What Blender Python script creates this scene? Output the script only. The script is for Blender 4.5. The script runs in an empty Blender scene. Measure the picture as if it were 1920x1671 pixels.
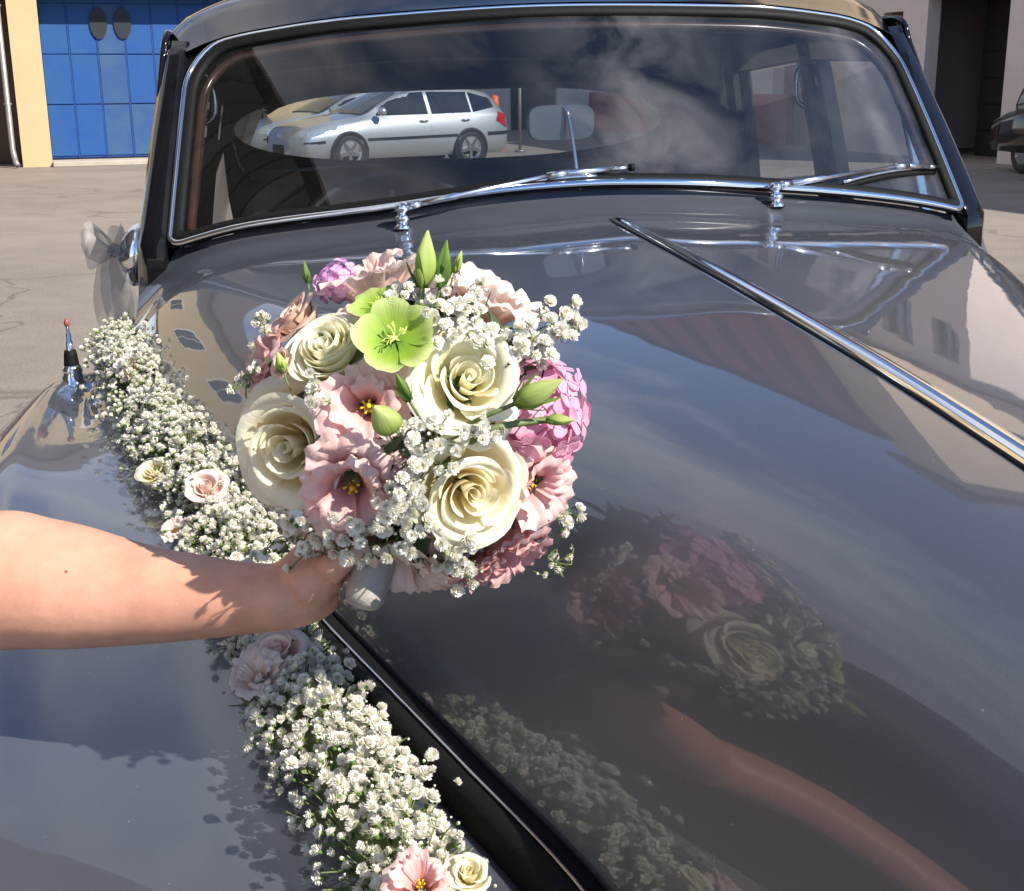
import bpy, bmesh, math, random
import numpy as np
from mathutils import Vector, Matrix, Euler
random.seed(11); rng = np.random.default_rng(11)
scene = bpy.context.scene
COL = scene.collection
R_ = math.radians
PI = math.pi

# ---------------------------------------------------------------- camera
FOC = 2416.0; HOR = 157.0; ROLL = R_(0.5); IMW, IMH = 1920, 1671
PITCH = math.atan((IMH/2-HOR)/FOC)
CAM = np.array([0, 0, 1.5])
_s, _c = math.sin(PITCH), math.cos(PITCH)
_r0 = np.array([1, 0, 0.]); _u0 = np.array([0, _s, _c]); FWD = np.array([0, _c, -_s])
RGT = _r0*math.cos(ROLL)-_u0*math.sin(ROLL)
UPV = _r0*math.sin(ROLL)+_u0*math.cos(ROLL)
cam_data = bpy.data.cameras.new('camera'); cam = bpy.data.objects.new('camera', cam_data); COL.objects.link(cam)
cam_data.sensor_fit = 'HORIZONTAL'; cam_data.sensor_width = 36; cam_data.lens = 36*FOC/IMW
cam_data.clip_start = 0.02; cam_data.clip_end = 800
cam.matrix_world = Matrix(((RGT[0], UPV[0], -FWD[0], 0), (RGT[1], UPV[1], -FWD[1], 0), (RGT[2], UPV[2], -FWD[2], 1.5), (0, 0, 0, 1)))
cam_data.dof.use_dof = False
scene.camera = cam

# ---------------------------------------------------------------- light
SUN = Vector((0.620, -0.450, 0.643)).normalized()
EXPOSURE = 0.7
scene.view_settings.view_transform = 'Standard'; scene.view_settings.look = 'None'
scene.view_settings.exposure = EXPOSURE; scene.view_settings.gamma = 1; scene.view_settings.use_curve_mapping = False
w = bpy.data.worlds.new('World'); scene.world = w; w.use_nodes = True
nt = w.node_tree; nt.nodes.clear()
o_ = nt.nodes.new('ShaderNodeOutputWorld'); bg = nt.nodes.new('ShaderNodeBackground'); sky = nt.nodes.new('ShaderNodeTexSky')
sky.sky_type = 'NISHITA'; sky.sun_disc = False
sky.sun_elevation = math.asin(SUN.z); sky.sun_rotation = math.atan2(SUN.x, SUN.y)
sky.altitude = 2500; sky.air_density = 1.0; sky.dust_density = 0.1; sky.ozone_density = 4.0
bg.inputs[1].default_value = 0.14
# loose cloud added to the unseen sky, weighted left to brighten the wing's reflection
tcw = nt.nodes.new('ShaderNodeTexCoord'); mpw = nt.nodes.new('ShaderNodeMapping'); mpw.inputs['Scale'].default_value = (1, 1, 1.6)
nt.links.new(tcw.outputs['Generated'], mpw.inputs[0])
nzw = nt.nodes.new('ShaderNodeTexNoise'); nzw.inputs['Scale'].default_value = 2.6; nzw.inputs['Detail'].default_value = 9; nzw.inputs['Roughness'].default_value = .6; nzw.inputs['Distortion'].default_value = .5
nt.links.new(mpw.outputs[0], nzw.inputs['Vector'])
sxw = nt.nodes.new('ShaderNodeSeparateXYZ'); nt.links.new(tcw.outputs['Generated'], sxw.inputs[0])
adw = nt.nodes.new('ShaderNodeMath'); adw.operation = 'MULTIPLY_ADD'; adw.inputs[1].default_value = -.95; clw = nt.nodes.new('ShaderNodeClamp'); clw.inputs[1].default_value = -.30; clw.inputs[2].default_value = .5; nt.links.new(sxw.outputs[0], clw.inputs[0]); nt.links.new(clw.outputs[0], adw.inputs[0]); nt.links.new(nzw.outputs[0], adw.inputs[2])
mrw = nt.nodes.new('ShaderNodeMapRange'); mrw.inputs[1].default_value = .62; mrw.inputs[2].default_value = .86; mrw.inputs[3].default_value = 0; mrw.inputs[4].default_value = .75
nt.links.new(adw.outputs[0], mrw.inputs[0])
mxw = nt.nodes.new('ShaderNodeMix'); mxw.data_type = 'RGBA'; mxw.inputs[7].default_value = (5.6, 5.5, 5.4, 1)
nt.links.new(mrw.outputs[0], mxw.inputs[0]); nt.links.new(sky.outputs[0], mxw.inputs[6])
nt.links.new(mxw.outputs[2], bg.inputs[0]); nt.links.new(bg.outputs[0], o_.inputs[0])
sd = bpy.data.lights.new('sun', 'SUN'); sd.energy = 4.9; sd.angle = R_(0.53); sd.color = (1, .93, .82)
sun = bpy.data.objects.new('sun', sd); COL.objects.link(sun)
sun.rotation_euler = (-SUN).to_track_quat('-Z', 'Y').to_euler(); sun.location = (6, -4, 12)
scene.cycles.max_bounces = 8; scene.cycles.transparent_max_bounces = 16
scene.cycles.caustics_reflective = False; scene.cycles.caustics_refractive = False

# ---------------------------------------------------------------- helpers
def ray(px, py):
    d = RGT*(px-IMW/2)+FWD*FOC-UPV*(py-IMH/2)
    return d/np.linalg.norm(d)

def tag(o, label=None, cat=None, group=None, kind=None):
    if label: o['label'] = label
    if cat: o['category'] = cat
    if group: o['group'] = group
    if kind: o['kind'] = kind
    return o

def empty(name, loc=(0, 0, 0), rot=None, parent=None):
    o = bpy.data.objects.new(name, None); COL.objects.link(o); o.empty_display_size = .05
    o.location = loc
    if rot is not None: o.rotation_euler = rot
    if parent: o.parent = parent
    return o

class MB:
    """collects faces for ONE mesh"""
    def __init__(self): self.v = []; self.f = []; self.m = []; self.uv = []
    def add(self, v, f, mi=0, uv=None):
        n = len(self.v)
        self.v.extend([tuple(map(float, p)) for p in v])
        self.f.extend([tuple(i+n for i in q) for q in f]); self.m.extend([mi]*len(f))
        self.uv.extend(uv if uv is not None else [(0., 0.)]*len(v))
        return self
    def box(self, c, d, mi=0, rot=None):
        x, y, z = d[0]/2, d[1]/2, d[2]/2
        v = [Vector((sx*x, sy*y, sz*z)) for sz in (-1, 1) for sy in (-1, 1) for sx in (-1, 1)]
        if rot is not None: v = [rot @ p for p in v]
        v = [p+Vector(c) for p in v]
        return self.add(v, [(0, 2, 3, 1), (4, 5, 7, 6), (0, 1, 5, 4), (2, 6, 7, 3), (0, 4, 6, 2), (1, 3, 7, 5)], mi)
    def tube(self, path, r, n=8, mi=0, closed=False, cap=True, flat=1.0, ref=None):
        P = [np.array(p, float) for p in path]; N = len(P)
        rr = r if hasattr(r, '__len__') else [r]*N
        vs = []; prev = None
        for i in range(N):
            a = P[i-1] if (i > 0 or closed) else P[i]; b = P[(i+1) % N] if (i < N-1 or closed) else P[i]
            t = b-a; t = t/(np.linalg.norm(t)+1e-12)
            if prev is None:
                q = np.array(ref if ref is not None else (0, 0, 1.)); 
                if abs(q@t) > .95: q = np.array([1., 0, 0])
            else: q = prev
            q = q-t*(q@t); q /= np.linalg.norm(q)+1e-12; prev = q; s = np.cross(t, q)
            for k in range(n):
                a_ = 2*PI*k/n
                vs.append(P[i]+rr[i]*(math.cos(a_)*q*flat+math.sin(a_)*s))
        fs = [(i*n+k, i*n+(k+1) % n, ((i+1) % N)*n+(k+1) % n, ((i+1) % N)*n+k) for i in range(N if closed else N-1) for k in range(n)]
        if cap and not closed: fs += [tuple(range(n))[::-1], tuple((N-1)*n+k for k in range(n))]
        return self.add(vs, fs, mi)
    def lathe(self, prof, n=24, mi=0, M=None, uvv=False):
        vs = []; uv = []; L = len(prof)
        for j, (r, z) in enumerate(prof):
            for k in range(n):
                a = 2*PI*k/n; p = Vector((r*math.cos(a), r*math.sin(a), z)); vs.append(M @ p if M is not None else p); uv.append((k/n, j/(L-1)))
        fs = [(i*n+k, i*n+(k+1) % n, (i+1)*n+(k+1) % n, (i+1)*n+k) for i in range(L-1) for k in range(n)]
        return self.add(vs, fs, mi, uv)
    def grid(self, rows, mi=0, uv=True, flip=False):
        a, b = len(rows), len(rows[0]); vs = [p for r in rows for p in r]
        fs = [((i*b+j, i*b+j+1, (i+1)*b+j+1, (i+1)*b+j) if not flip else (i*b+j, (i+1)*b+j, (i+1)*b+j+1, i*b+j+1)) for i in range(a-1) for j in range(b-1)]
        return self.add(vs, fs, mi, [(j/(b-1), i/(a-1)) for i in range(a) for j in range(b)])
    def prism(self, pts, depth, M, mi=0):
        """2D polygon in local xy extruded along local z from 0 to depth"""
        n = len(pts)
        v = [M @ Vector((x, y, 0)) for x, y in pts]+[M @ Vector((x, y, depth)) for x, y in pts]
        f = [tuple(range(n))[::-1], tuple(range(n, 2*n))]+[(i, (i+1) % n, n+(i+1) % n, n+i) for i in range(n)]
        return self.add(v, f, mi)
    def data(self, name, smooth=True):
        me = bpy.data.meshes.new(name); me.from_pydata(self.v, [], self.f)
        if any(self.m): me.polygons.foreach_set('material_index', self.m)
        ul = me.uv_layers.new(name='UVMap')
        li = np.empty(len(me.loops), np.int32); me.loops.foreach_get('vertex_index', li)
        ul.data.foreach_set('uv', np.array(self.uv, np.float32)[li].ravel())
        if smooth: me.polygons.foreach_set('use_smooth', [True]*len(me.polygons))
        me.update(); return me
    def build(self, name, mat, parent=None, smooth=True, loc=None, solid=0, bevel=0, auto=None):
        me = self.data(name, smooth)
        for m in (mat if isinstance(mat, (list, tuple)) else [mat]): me.materials.append(m)
        o = bpy.data.objects.new(name, me); COL.objects.link(o)
        if parent: o.parent = parent
        if loc is not None: o.location = loc
        if auto: me.set_sharp_from_angle(angle=R_(auto))
        if bevel:
            b = o.modifiers.new('bevel', 'BEVEL'); b.width = bevel; b.segments = 2; b.limit_method = 'ANGLE'
        if solid:
            q = o.modifiers.new('solid', 'SOLIDIFY'); q.thickness = solid; q.offset = -1
        return o

def inst(name, me, parent, M=None):
    o = bpy.data.objects.new(name, me); COL.objects.link(o)
    if parent: o.parent = parent
    if M is not None: o.matrix_local = M
    return o

def crom(P, n):
    """Catmull-Rom through P, n samples per span"""
    P = np.array(P, float); out = []
    Q = np.vstack([2*P[0]-P[1], P, 2*P[-1]-P[-2]])
    for i in range(1, len(Q)-2):
        for k in range(n):
            t = k/n
            out.append(.5*((2*Q[i])+(-Q[i-1]+Q[i+1])*t+(2*Q[i-1]-5*Q[i]+4*Q[i+1]-Q[i+2])*t*t+(-Q[i-1]+3*Q[i]-3*Q[i+1]+Q[i+2])*t**3))
    out.append(P[-1]); return np.array(out)

def smooth_interp(xs, ys, x):
    """monotone cubic"""
    xs = np.array(xs, float); ys = np.array(ys, float)
    h = np.diff(xs); d = np.diff(ys)/h; m = np.zeros(len(xs)); m[0] = d[0]; m[-1] = d[-1]
    for i in range(1, len(xs)-1): m[i] = 0 if d[i-1]*d[i] <= 0 else 2*d[i-1]*d[i]/(d[i-1]+d[i])
    i = int(np.clip(np.searchsorted(xs, x)-1, 0, len(h)-1)); t = (x-xs[i])/h[i]
    if t < 0: return ys[0]+m[0]*(x-xs[0])
    if t > 1: return ys[-1]+m[-1]*(x-xs[-1])
    return (2*t**3-3*t*t+1)*ys[i]+(t**3-2*t*t+t)*h[i]*m[i]+(-2*t**3+3*t*t)*ys[i+1]+(t**3-t*t)*h[i]*m[i+1]

# ---------------------------------------------------------------- materials
def newmat(name):
    m = bpy.data.materials.new(name); m.use_nodes = True; n = m.node_tree; b = n.nodes['Principled BSDF']
    return m, n, b
def P(name, col, rough=.5, metal=0., var=.0, scale=8., bump=0., bscale=None, col2=None, coat=0., spec=.5, coords='Object', rvar=0.):
    m, n, b = newmat(name)
    b.inputs['Base Color'].default_value = (*col, 1); b.inputs['Roughness'].default_value = rough; b.inputs['Metallic'].default_value = metal
    b.inputs['Coat Weight'].default_value = coat; b.inputs['Coat Roughness'].default_value = .02; b.inputs['Specular IOR Level'].default_value = spec
    tc = n.nodes.new('ShaderNodeTexCoord')
    if var or col2 or rvar:
        no = n.nodes.new('ShaderNodeTexNoise'); no.inputs['Scale'].default_value = scale; no.inputs['Detail'].default_value = 6; no.inputs['Roughness'].default_value = .65
        n.links.new(tc.outputs[coords], no.inputs['Vector'])
        mx = n.nodes.new('ShaderNodeMix'); mx.data_type = 'RGBA'
        c2 = col2 if col2 else tuple(c*(1-var) for c in col)
        c1 = col if col2 else tuple(min(1, c*(1+var)) for c in col)
        mx.inputs[6].default_value = (*c1, 1); mx.inputs[7].default_value = (*c2, 1)
        rp = n.nodes.new('ShaderNodeMapRange'); rp.inputs[1].default_value = .3; rp.inputs[2].default_value = .7
        n.links.new(no.outputs[0], rp.inputs[0]); n.links.new(rp.outputs[0], mx.inputs[0]); n.links.new(mx.outputs[2], b.inputs['Base Color'])
        if rvar:
            r2 = n.nodes.new('ShaderNodeMapRange'); r2.inputs[3].default_value = rough-rvar; r2.inputs[4].default_value = rough+rvar
            n.links.new(no.outputs[0], r2.inputs[0]); n.links.new(r2.outputs[0], b.inputs['Roughness'])
    if bump:
        nb = n.nodes.new('ShaderNodeTexNoise'); nb.inputs['Scale'].default_value = bscale or scale*4; nb.inputs['Detail'].default_value = 5
        n.links.new(tc.outputs[coords], nb.inputs['Vector'])
        bp = n.nodes.new('ShaderNodeBump'); bp.inputs['Strength'].default_value = bump; bp.inputs['Distance'].default_value = .01
        n.links.new(nb.outputs[0], bp.inputs['Height']); n.links.new(bp.outputs[0], b.inputs['Normal'])
    return m

def paint(name, col, metal, rough, flake=.07):
    """car paint: flake base under a clear coat, faint orange peel, dust specks"""
    m, n, b = newmat(name)
    b.inputs['Metallic'].default_value = metal; b.inputs['Roughness'].default_value = rough
    b.inputs['Coat Weight'].default_value = 1; b.inputs['Coat IOR'].default_value = 1.48
    tc = n.nodes.new('ShaderNodeTexCoord')
    v = n.nodes.new('ShaderNodeTexVoronoi'); v.inputs['Scale'].default_value = 1400
    n.links.new(tc.outputs['Object'], v.inputs['Vector'])
    mx = n.nodes.new('ShaderNodeMix'); mx.data_type = 'RGBA'
    mx.inputs[6].default_value = (*[c*(1-flake) for c in col], 1); mx.inputs[7].default_value = (*[c*(1+flake) for c in col], 1)
    sp = n.nodes.new('ShaderNodeSeparateColor'); n.links.new(v.outputs['Color'], sp.inputs[0]); n.links.new(sp.outputs[0], mx.inputs[0])
    # dust: sparse pale specks
    v2 = n.nodes.new('ShaderNodeTexVoronoi'); v2.inputs['Scale'].default_value = 70; n.links.new(tc.outputs['Object'], v2.inputs['Vector'])
    lt = n.nodes.new('ShaderNodeMath'); lt.operation = 'LESS_THAN'; lt.inputs[1].default_value = .055; n.links.new(v2.outputs['Distance'], lt.inputs[0])
    sp2 = n.nodes.new('ShaderNodeSeparateColor'); n.links.new(v2.outputs['Color'], sp2.inputs[0])
    g2 = n.nodes.new('ShaderNodeMath'); g2.operation = 'GREATER_THAN'; g2.inputs[1].default_value = .82; n.links.new(sp2.outputs[1], g2.inputs[0])
    mu = n.nodes.new('ShaderNodeMath'); mu.operation = 'MULTIPLY'; n.links.new(lt.outputs[0], mu.inputs[0]); n.links.new(g2.outputs[0], mu.inputs[1])
    m2 = n.nodes.new('ShaderNodeMix'); m2.data_type = 'RGBA'; m2.inputs[7].default_value = (.4, .38, .35, 1)
    mu2 = n.nodes.new('ShaderNodeMath'); mu2.operation = 'MULTIPLY'; mu2.inputs[1].default_value = .55; n.links.new(mu.outputs[0], mu2.inputs[0])
    n.links.new(mu2.outputs[0], m2.inputs[0]); n.links.new(mx.outputs[2], m2.inputs[6]); n.links.new(m2.outputs[2], b.inputs['Base Color'])
    # uneven film of dust roughens the clear coat a little
    nz = n.nodes.new('ShaderNodeTexNoise'); nz.inputs['Scale'].default_value = 5; nz.inputs['Detail'].default_value = 8; nz.inputs['Roughness'].default_value = .7
    n.links.new(tc.outputs['Object'], nz.inputs['Vector'])
    mr = n.nodes.new('ShaderNodeMapRange'); mr.inputs[1].default_value = .3; mr.inputs[2].default_value = .75; mr.inputs[3].default_value = .004; mr.inputs[4].default_value = .05
    n.links.new(nz.outputs[0], mr.inputs[0]); n.links.new(mr.outputs[0], b.inputs['Coat Roughness'])
    nb = n.nodes.new('ShaderNodeTexNoise'); nb.inputs['Scale'].default_value = 7; nb.inputs['Detail'].default_value = 2
    n.links.new(tc.outputs['Object'], nb.inputs['Vector'])
    bp = n.nodes.new('ShaderNodeBump'); bp.inputs['Strength'].default_value = .02; bp.inputs['Distance'].default_value = .02
    n.links.new(nb.outputs[0], bp.inputs['Height']); n.links.new(bp.outputs[0], b.inputs['Coat Normal'])
    return m

def petal_mat(name, base, tip, mid=None, rough=.55, trans=.3, vein=.12, midpos=.5, lo=.0, hi=1.0):
    """UV v runs from the petal base to its rim"""
    m, n, b = newmat(name); out = n.nodes['Material Output']
    uv = n.nodes.new('ShaderNodeUVMap'); sx = n.nodes.new('ShaderNodeSeparateXYZ'); n.links.new(uv.outputs[0], sx.inputs[0])
    rp = n.nodes.new('ShaderNodeValToRGB'); e = rp.color_ramp.elements
    e[0].position = lo; e[0].color = (*base, 1); e[1].position = hi; e[1].color = (*tip, 1)
    if mid: q = e.new(midpos); q.color = (*mid, 1)
    n.links.new(sx.outputs[1], rp.inputs[0])
    # fine veins fanning along the petal
    mp = n.nodes.new('ShaderNodeMapping'); mp.inputs['Scale'].default_value = (26, 1.6, 1); n.links.new(uv.outputs[0], mp.inputs[0])
    no = n.nodes.new('ShaderNodeTexNoise'); no.inputs['Scale'].default_value = 1; no.inputs['Detail'].default_value = 4; n.links.new(mp.outputs[0], no.inputs['Vector'])
    mr = n.nodes.new('ShaderNodeMapRange'); mr.inputs[3].default_value = 1-vein; mr.inputs[4].default_value = 1+vein; n.links.new(no.outputs[0], mr.inputs[0])
    oi = n.nodes.new('ShaderNodeObjectInfo'); m3 = n.nodes.new('ShaderNodeMapRange'); m3.inputs[3].default_value = .93; m3.inputs[4].default_value = 1.05; n.links.new(oi.outputs['Random'], m3.inputs[0])
    mm = n.nodes.new('ShaderNodeMath'); mm.operation = 'MULTIPLY'; n.links.new(mr.outputs[0], mm.inputs[0]); n.links.new(m3.outputs[0], mm.inputs[1])
    vm = n.nodes.new('ShaderNodeVectorMath'); vm.operation = 'SCALE'; n.links.new(rp.outputs[0], vm.inputs[0]); n.links.new(mm.outputs[0], vm.inputs['Scale'])
    n.links.new(vm.outputs[0], b.inputs['Base Color']); b.inputs['Roughness'].default_value = rough; b.inputs['Specular IOR Level'].default_value = .25
    bp = n.nodes.new('ShaderNodeBump'); bp.inputs['Strength'].default_value = .25; bp.inputs['Distance'].default_value = .002; n.links.new(no.outputs[0], bp.inputs['Height']); n.links.new(bp.outputs[0], b.inputs['Normal'])
    tr = n.nodes.new('ShaderNodeBsdfTranslucent'); n.links.new(vm.outputs[0], tr.inputs[0])
    mx = n.nodes.new('ShaderNodeMixShader'); mx.inputs[0].default_value = trans
    n.links.new(b.outputs[0], mx.inputs[1]); n.links.new(tr.outputs[0], mx.inputs[2]); n.links.new(mx.outputs[0], out.inputs[0])
    return m

def glass_mat(name, tint=(.8, .85, .85), dust_haze=0.0, ior_f0=.05):
    """thin sheet glass: clear with a mirror layer that grows towards grazing, plus painted reflection streaks over a film of dust"""
    m, n, b = newmat(name); out = n.nodes['Material Output']; n.nodes.remove(b)
    geo = n.nodes.new('ShaderNodeNewGeometry')
    dt = n.nodes.new('ShaderNodeVectorMath'); dt.operation = 'DOT_PRODUCT'; n.links.new(geo.outputs['Normal'], dt.inputs[0]); n.links.new(geo.outputs['Incoming'], dt.inputs[1])
    ab = n.nodes.new('ShaderNodeMath'); ab.operation = 'ABSOLUTE'; n.links.new(dt.outputs['Value'], ab.inputs[0])
    om = n.nodes.new('ShaderNodeMath'); om.operation = 'SUBTRACT'; om.inputs[0].default_value = 1; n.links.new(ab.outputs[0], om.inputs[1])
    pw = n.nodes.new('ShaderNodeMath'); pw.operation = 'POWER'; pw.inputs[1].default_value = 5; n.links.new(om.outputs[0], pw.inputs[0])
    ml = n.nodes.new('ShaderNodeMath'); ml.operation = 'MULTIPLY_ADD'; ml.inputs[1].default_value = 1-ior_f0*1.9; ml.inputs[2].default_value = ior_f0*1.9; n.links.new(pw.outputs[0], ml.inputs[0])
    tr = n.nodes.new('ShaderNodeBsdfTransparent'); tr.inputs[0].default_value = (*tint, 1)
    gl = n.nodes.new('ShaderNodeBsdfGlossy'); gl.inputs['Roughness'].default_value = .0
    mx = n.nodes.new('ShaderNodeMixShader'); n.links.new(ml.outputs[0], mx.inputs[0]); n.links.new(tr.outputs[0], mx.inputs[1]); n.links.new(gl.outputs[0], mx.inputs[2])
    last = mx
    if dust_haze:
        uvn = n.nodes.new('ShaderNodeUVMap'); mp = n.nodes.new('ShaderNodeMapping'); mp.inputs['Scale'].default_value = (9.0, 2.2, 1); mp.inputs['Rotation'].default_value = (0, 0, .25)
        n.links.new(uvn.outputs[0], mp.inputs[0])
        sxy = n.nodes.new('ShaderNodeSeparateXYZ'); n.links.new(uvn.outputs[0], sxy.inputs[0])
        ramp = n.nodes.new('ShaderNodeValToRGB'); er = ramp.color_ramp.elements; er[0].position = .0; er[0].color = (.05,)*3+(1,); er[1].position = 1; er[1].color = (.25,)*3+(1,)  # pale streaks painted across the glass in place of reflections
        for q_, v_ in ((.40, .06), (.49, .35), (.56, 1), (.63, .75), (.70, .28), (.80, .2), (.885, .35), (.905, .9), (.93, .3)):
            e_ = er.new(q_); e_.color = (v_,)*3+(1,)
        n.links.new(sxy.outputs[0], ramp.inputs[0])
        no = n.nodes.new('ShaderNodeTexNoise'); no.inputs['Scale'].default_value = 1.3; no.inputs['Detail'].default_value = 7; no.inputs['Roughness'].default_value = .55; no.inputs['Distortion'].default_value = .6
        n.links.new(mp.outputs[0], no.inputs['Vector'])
        mr = n.nodes.new('ShaderNodeMapRange'); mr.inputs[1].default_value = .34; mr.inputs[2].default_value = .74; mr.inputs[3].default_value = .004; mr.inputs[4].default_value = dust_haze
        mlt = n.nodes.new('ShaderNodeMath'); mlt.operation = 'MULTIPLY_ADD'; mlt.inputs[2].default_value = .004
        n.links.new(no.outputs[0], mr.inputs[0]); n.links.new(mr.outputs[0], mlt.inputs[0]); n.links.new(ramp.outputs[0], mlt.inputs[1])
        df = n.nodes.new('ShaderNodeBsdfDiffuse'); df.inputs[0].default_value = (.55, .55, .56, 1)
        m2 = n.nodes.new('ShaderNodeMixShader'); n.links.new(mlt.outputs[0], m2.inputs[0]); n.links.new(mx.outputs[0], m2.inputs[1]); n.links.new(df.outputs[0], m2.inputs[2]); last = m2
    n.links.new(last.outputs[0], out.inputs[0]); return m

def sheer(name, col, alpha):
    m, n, b = newmat(name); out = n.nodes['Material Output']
    b.inputs['Base Color'].default_value = (*col, 1); b.inputs['Roughness'].default_value = .5; b.inputs['Sheen Weight'].default_value = .4
    tr = n.nodes.new('ShaderNodeBsdfTransparent'); mx = n.nodes.new('ShaderNodeMixShader'); mx.inputs[0].default_value = alpha
    n.links.new(tr.outputs[0], mx.inputs[1]); n.links.new(b.outputs[0], mx.inputs[2]); n.links.new(mx.outputs[0], out.inputs[0]); return m

MT = {}
MT['paint'] = paint('shell_grey_paint', (.118, .130, .158), .6, .46)
MT['black_paint'] = P('black_paint', (.006, .006, .008), .08, var=.2, scale=20, spec=.35)
MT['silver_paint'] = paint('silver_paint', (.55, .57, .60), .7, .38, .1)
MT['chrome'] = P('chrome', (.82, .83, .85), .06, 1.0, rvar=.03, scale=30)
MT['chrome_dull'] = P('chrome_worn', (.66, .66, .68), .22, 1.0, rvar=.1, scale=60)
MT['rubber'] = P('black_rubber', (.007, .007, .007), .6, bump=.1, scale=60, spec=.15)
MT['tyre'] = P('tyre_rubber', (.02, .02, .02), .75, bump=.2, scale=30)
MT['trim_black'] = P('black_trim', (.010, .009, .010), .55, var=.2, scale=20)
MT['leather'] = P('dark_leather', (.030, .013, .010), .45, var=.3, scale=12, bump=.15)
MT['headlining'] = P('dark_headlining', (.028, .028, .034), .9, var=.15, scale=40)
MT['walnut'] = P('walnut', (.07, .028, .012), .25, var=.4, scale=9, coat=.6)
MT['glass'] = glass_mat('windscreen_glass', (.66, .70, .72), dust_haze=.17)
MT['glass_side'] = glass_mat('side_glass', (.72, .76, .78))
MT['glass_dark'] = P('dark_window', (.02, .024, .028), .06, spec=.8, var=.3, scale=3)
MT['mirror'] = P('mirror_glass', (.75, .78, .8), .03, 1.0)
MT['lamp'] = P('lamp_glass', (.75, .77, .8), .08, .6)
MT['tail'] = P('tail_lamp', (.42, .015, .02), .15, coat=.5)
MT['orange'] = P('orange_plastic', (.75, .13, .03), .5, var=.1)
MT['asphalt'] = P('asphalt', (.235, .205, .178), .9, var=.16, scale=1.7, bump=.5, bscale=140)
def asphalt():
    m, n, b = newmat('asphalt'); b.inputs['Roughness'].default_value = .92; b.inputs['Specular IOR Level'].default_value = .25
    tc = n.nodes.new('ShaderNodeTexCoord'); cols = []
    def noise(sc, lo, hi, a, c, det=8):
        q = n.nodes.new('ShaderNodeTexNoise'); q.inputs['Scale'].default_value = sc; q.inputs['Detail'].default_value = det; q.inputs['Roughness'].default_value = .65; n.links.new(tc.outputs['Object'], q.inputs['Vector'])
        r = n.nodes.new('ShaderNodeMapRange'); r.inputs[1].default_value = lo; r.inputs[2].default_value = hi; r.inputs[3].default_value = a; r.inputs[4].default_value = c; n.links.new(q.outputs[0], r.inputs[0]); return r, q
    a1, _ = noise(.35, .35, .7, 1.12, .80); a2, _ = noise(2.3, .3, .7, 1.07, .90); a3, q3 = noise(55, .35, .65, .84, 1.14, 3)
    vo = n.nodes.new('ShaderNodeTexVoronoi'); vo.feature = 'DISTANCE_TO_EDGE'; vo.inputs['Scale'].default_value = .22
    qd = n.nodes.new('ShaderNodeTexNoise'); qd.inputs['Scale'].default_value = 1.1; qd.inputs['Detail'].default_value = 6; n.links.new(tc.outputs['Object'], qd.inputs['Vector'])
    ad = n.nodes.new('ShaderNodeVectorMath'); ad.operation = 'MULTIPLY_ADD'; ad.inputs[1].default_value = (1.6, 1.6, 0); n.links.new(qd.outputs['Color'], ad.inputs[0]); n.links.new(tc.outputs['Object'], ad.inputs[2]); n.links.new(ad.outputs[0], vo.inputs['Vector'])
    cr = n.nodes.new('ShaderNodeMapRange'); cr.inputs[1].default_value = .0; cr.inputs[2].default_value = .006; cr.inputs[3].default_value = .62; cr.inputs[4].default_value = 1; n.links.new(vo.outputs['Distance'], cr.inputs[0])
    last = a1
    for x in (a2, a3, cr):
        q = n.nodes.new('ShaderNodeMath'); q.operation = 'MULTIPLY'; n.links.new(last.outputs[0], q.inputs[0]); n.links.new(x.outputs[0], q.inputs[1]); last = q
    v = n.nodes.new('ShaderNodeVectorMath'); v.operation = 'SCALE'; v.inputs[0].default_value = (.252, .214, .182); n.links.new(last.outputs[0], v.inputs['Scale']); n.links.new(v.outputs[0], b.inputs['Base Color'])
    bp = n.nodes.new('ShaderNodeBump'); bp.inputs['Strength'].default_value = .5; bp.inputs['Distance'].default_value = .01; n.links.new(q3.outputs[0], bp.inputs['Height']); n.links.new(bp.outputs[0], b.inputs['Normal'])
    return m
MT['asphalt'] = asphalt()
MT['cream'] = P('cream_render', (.52, .39, .22), .9, var=.06, scale=1.2, bump=.2, bscale=40)
MT['cream_pale'] = P('pale_cream_render', (.62, .47, .32), .9, var=.06, scale=.8, bump=.2, bscale=40)
MT['pink'] = P('pinkish_render', (.58, .49, .46), .9, var=.07, scale=.9, bump=.2, bscale=40)
MT['red'] = P('red_render', (.25, .045, .04), .9, var=.15, scale=.7, bump=.2, bscale=30)
MT['brown'] = P('brown_door', (.11, .07, .05), .8, var=.2, scale=3)
MT['timber'] = P('dark_timber', (.014, .009, .006), .85, var=.4, scale=4)
MT['timber_pale'] = P('greyed_timber', (.060, .045, .036), .85, var=.5, scale=5)
MT['dark'] = P('dark_doorway', (.014, .012, .011), .85, var=.3, scale=2)
MT['white_wall'] = P('white_wall', (.72, .70, .66), .9, var=.05, scale=1)
MT['oval'] = P('dark_oval', (.012, .014, .022), .6)
MT['zinc'] = P('zinc_pipe', (.30, .28, .26), .5, .6, var=.2, scale=6)
MT['roof'] = P('roof_tile', (.09, .055, .045), .85, var=.3, scale=3)
MT['concrete'] = P('concrete', (.42, .37, .31), .9, var=.12, scale=3, bump=.3, bscale=60)
MT['blue'] = P('blue_steel_paint', (.004, .062, .27), .7, col2=(.012, .080, .24), scale=3, bump=.12, bscale=30, rvar=.1)
MT['blue_worn'] = P('worn_blue_steel_paint', (.035, .095, .19), .7, col2=(.012, .065, .22), scale=2.2, bump=.15, bscale=30)
MT['blue_frame'] = P('blue_frame_paint', (.005, .055, .24), .6, var=.2, scale=4)
MT['dark_patch'] = P('dark_patch', (.03, .028, .026), .85, var=.2, scale=20)
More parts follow.
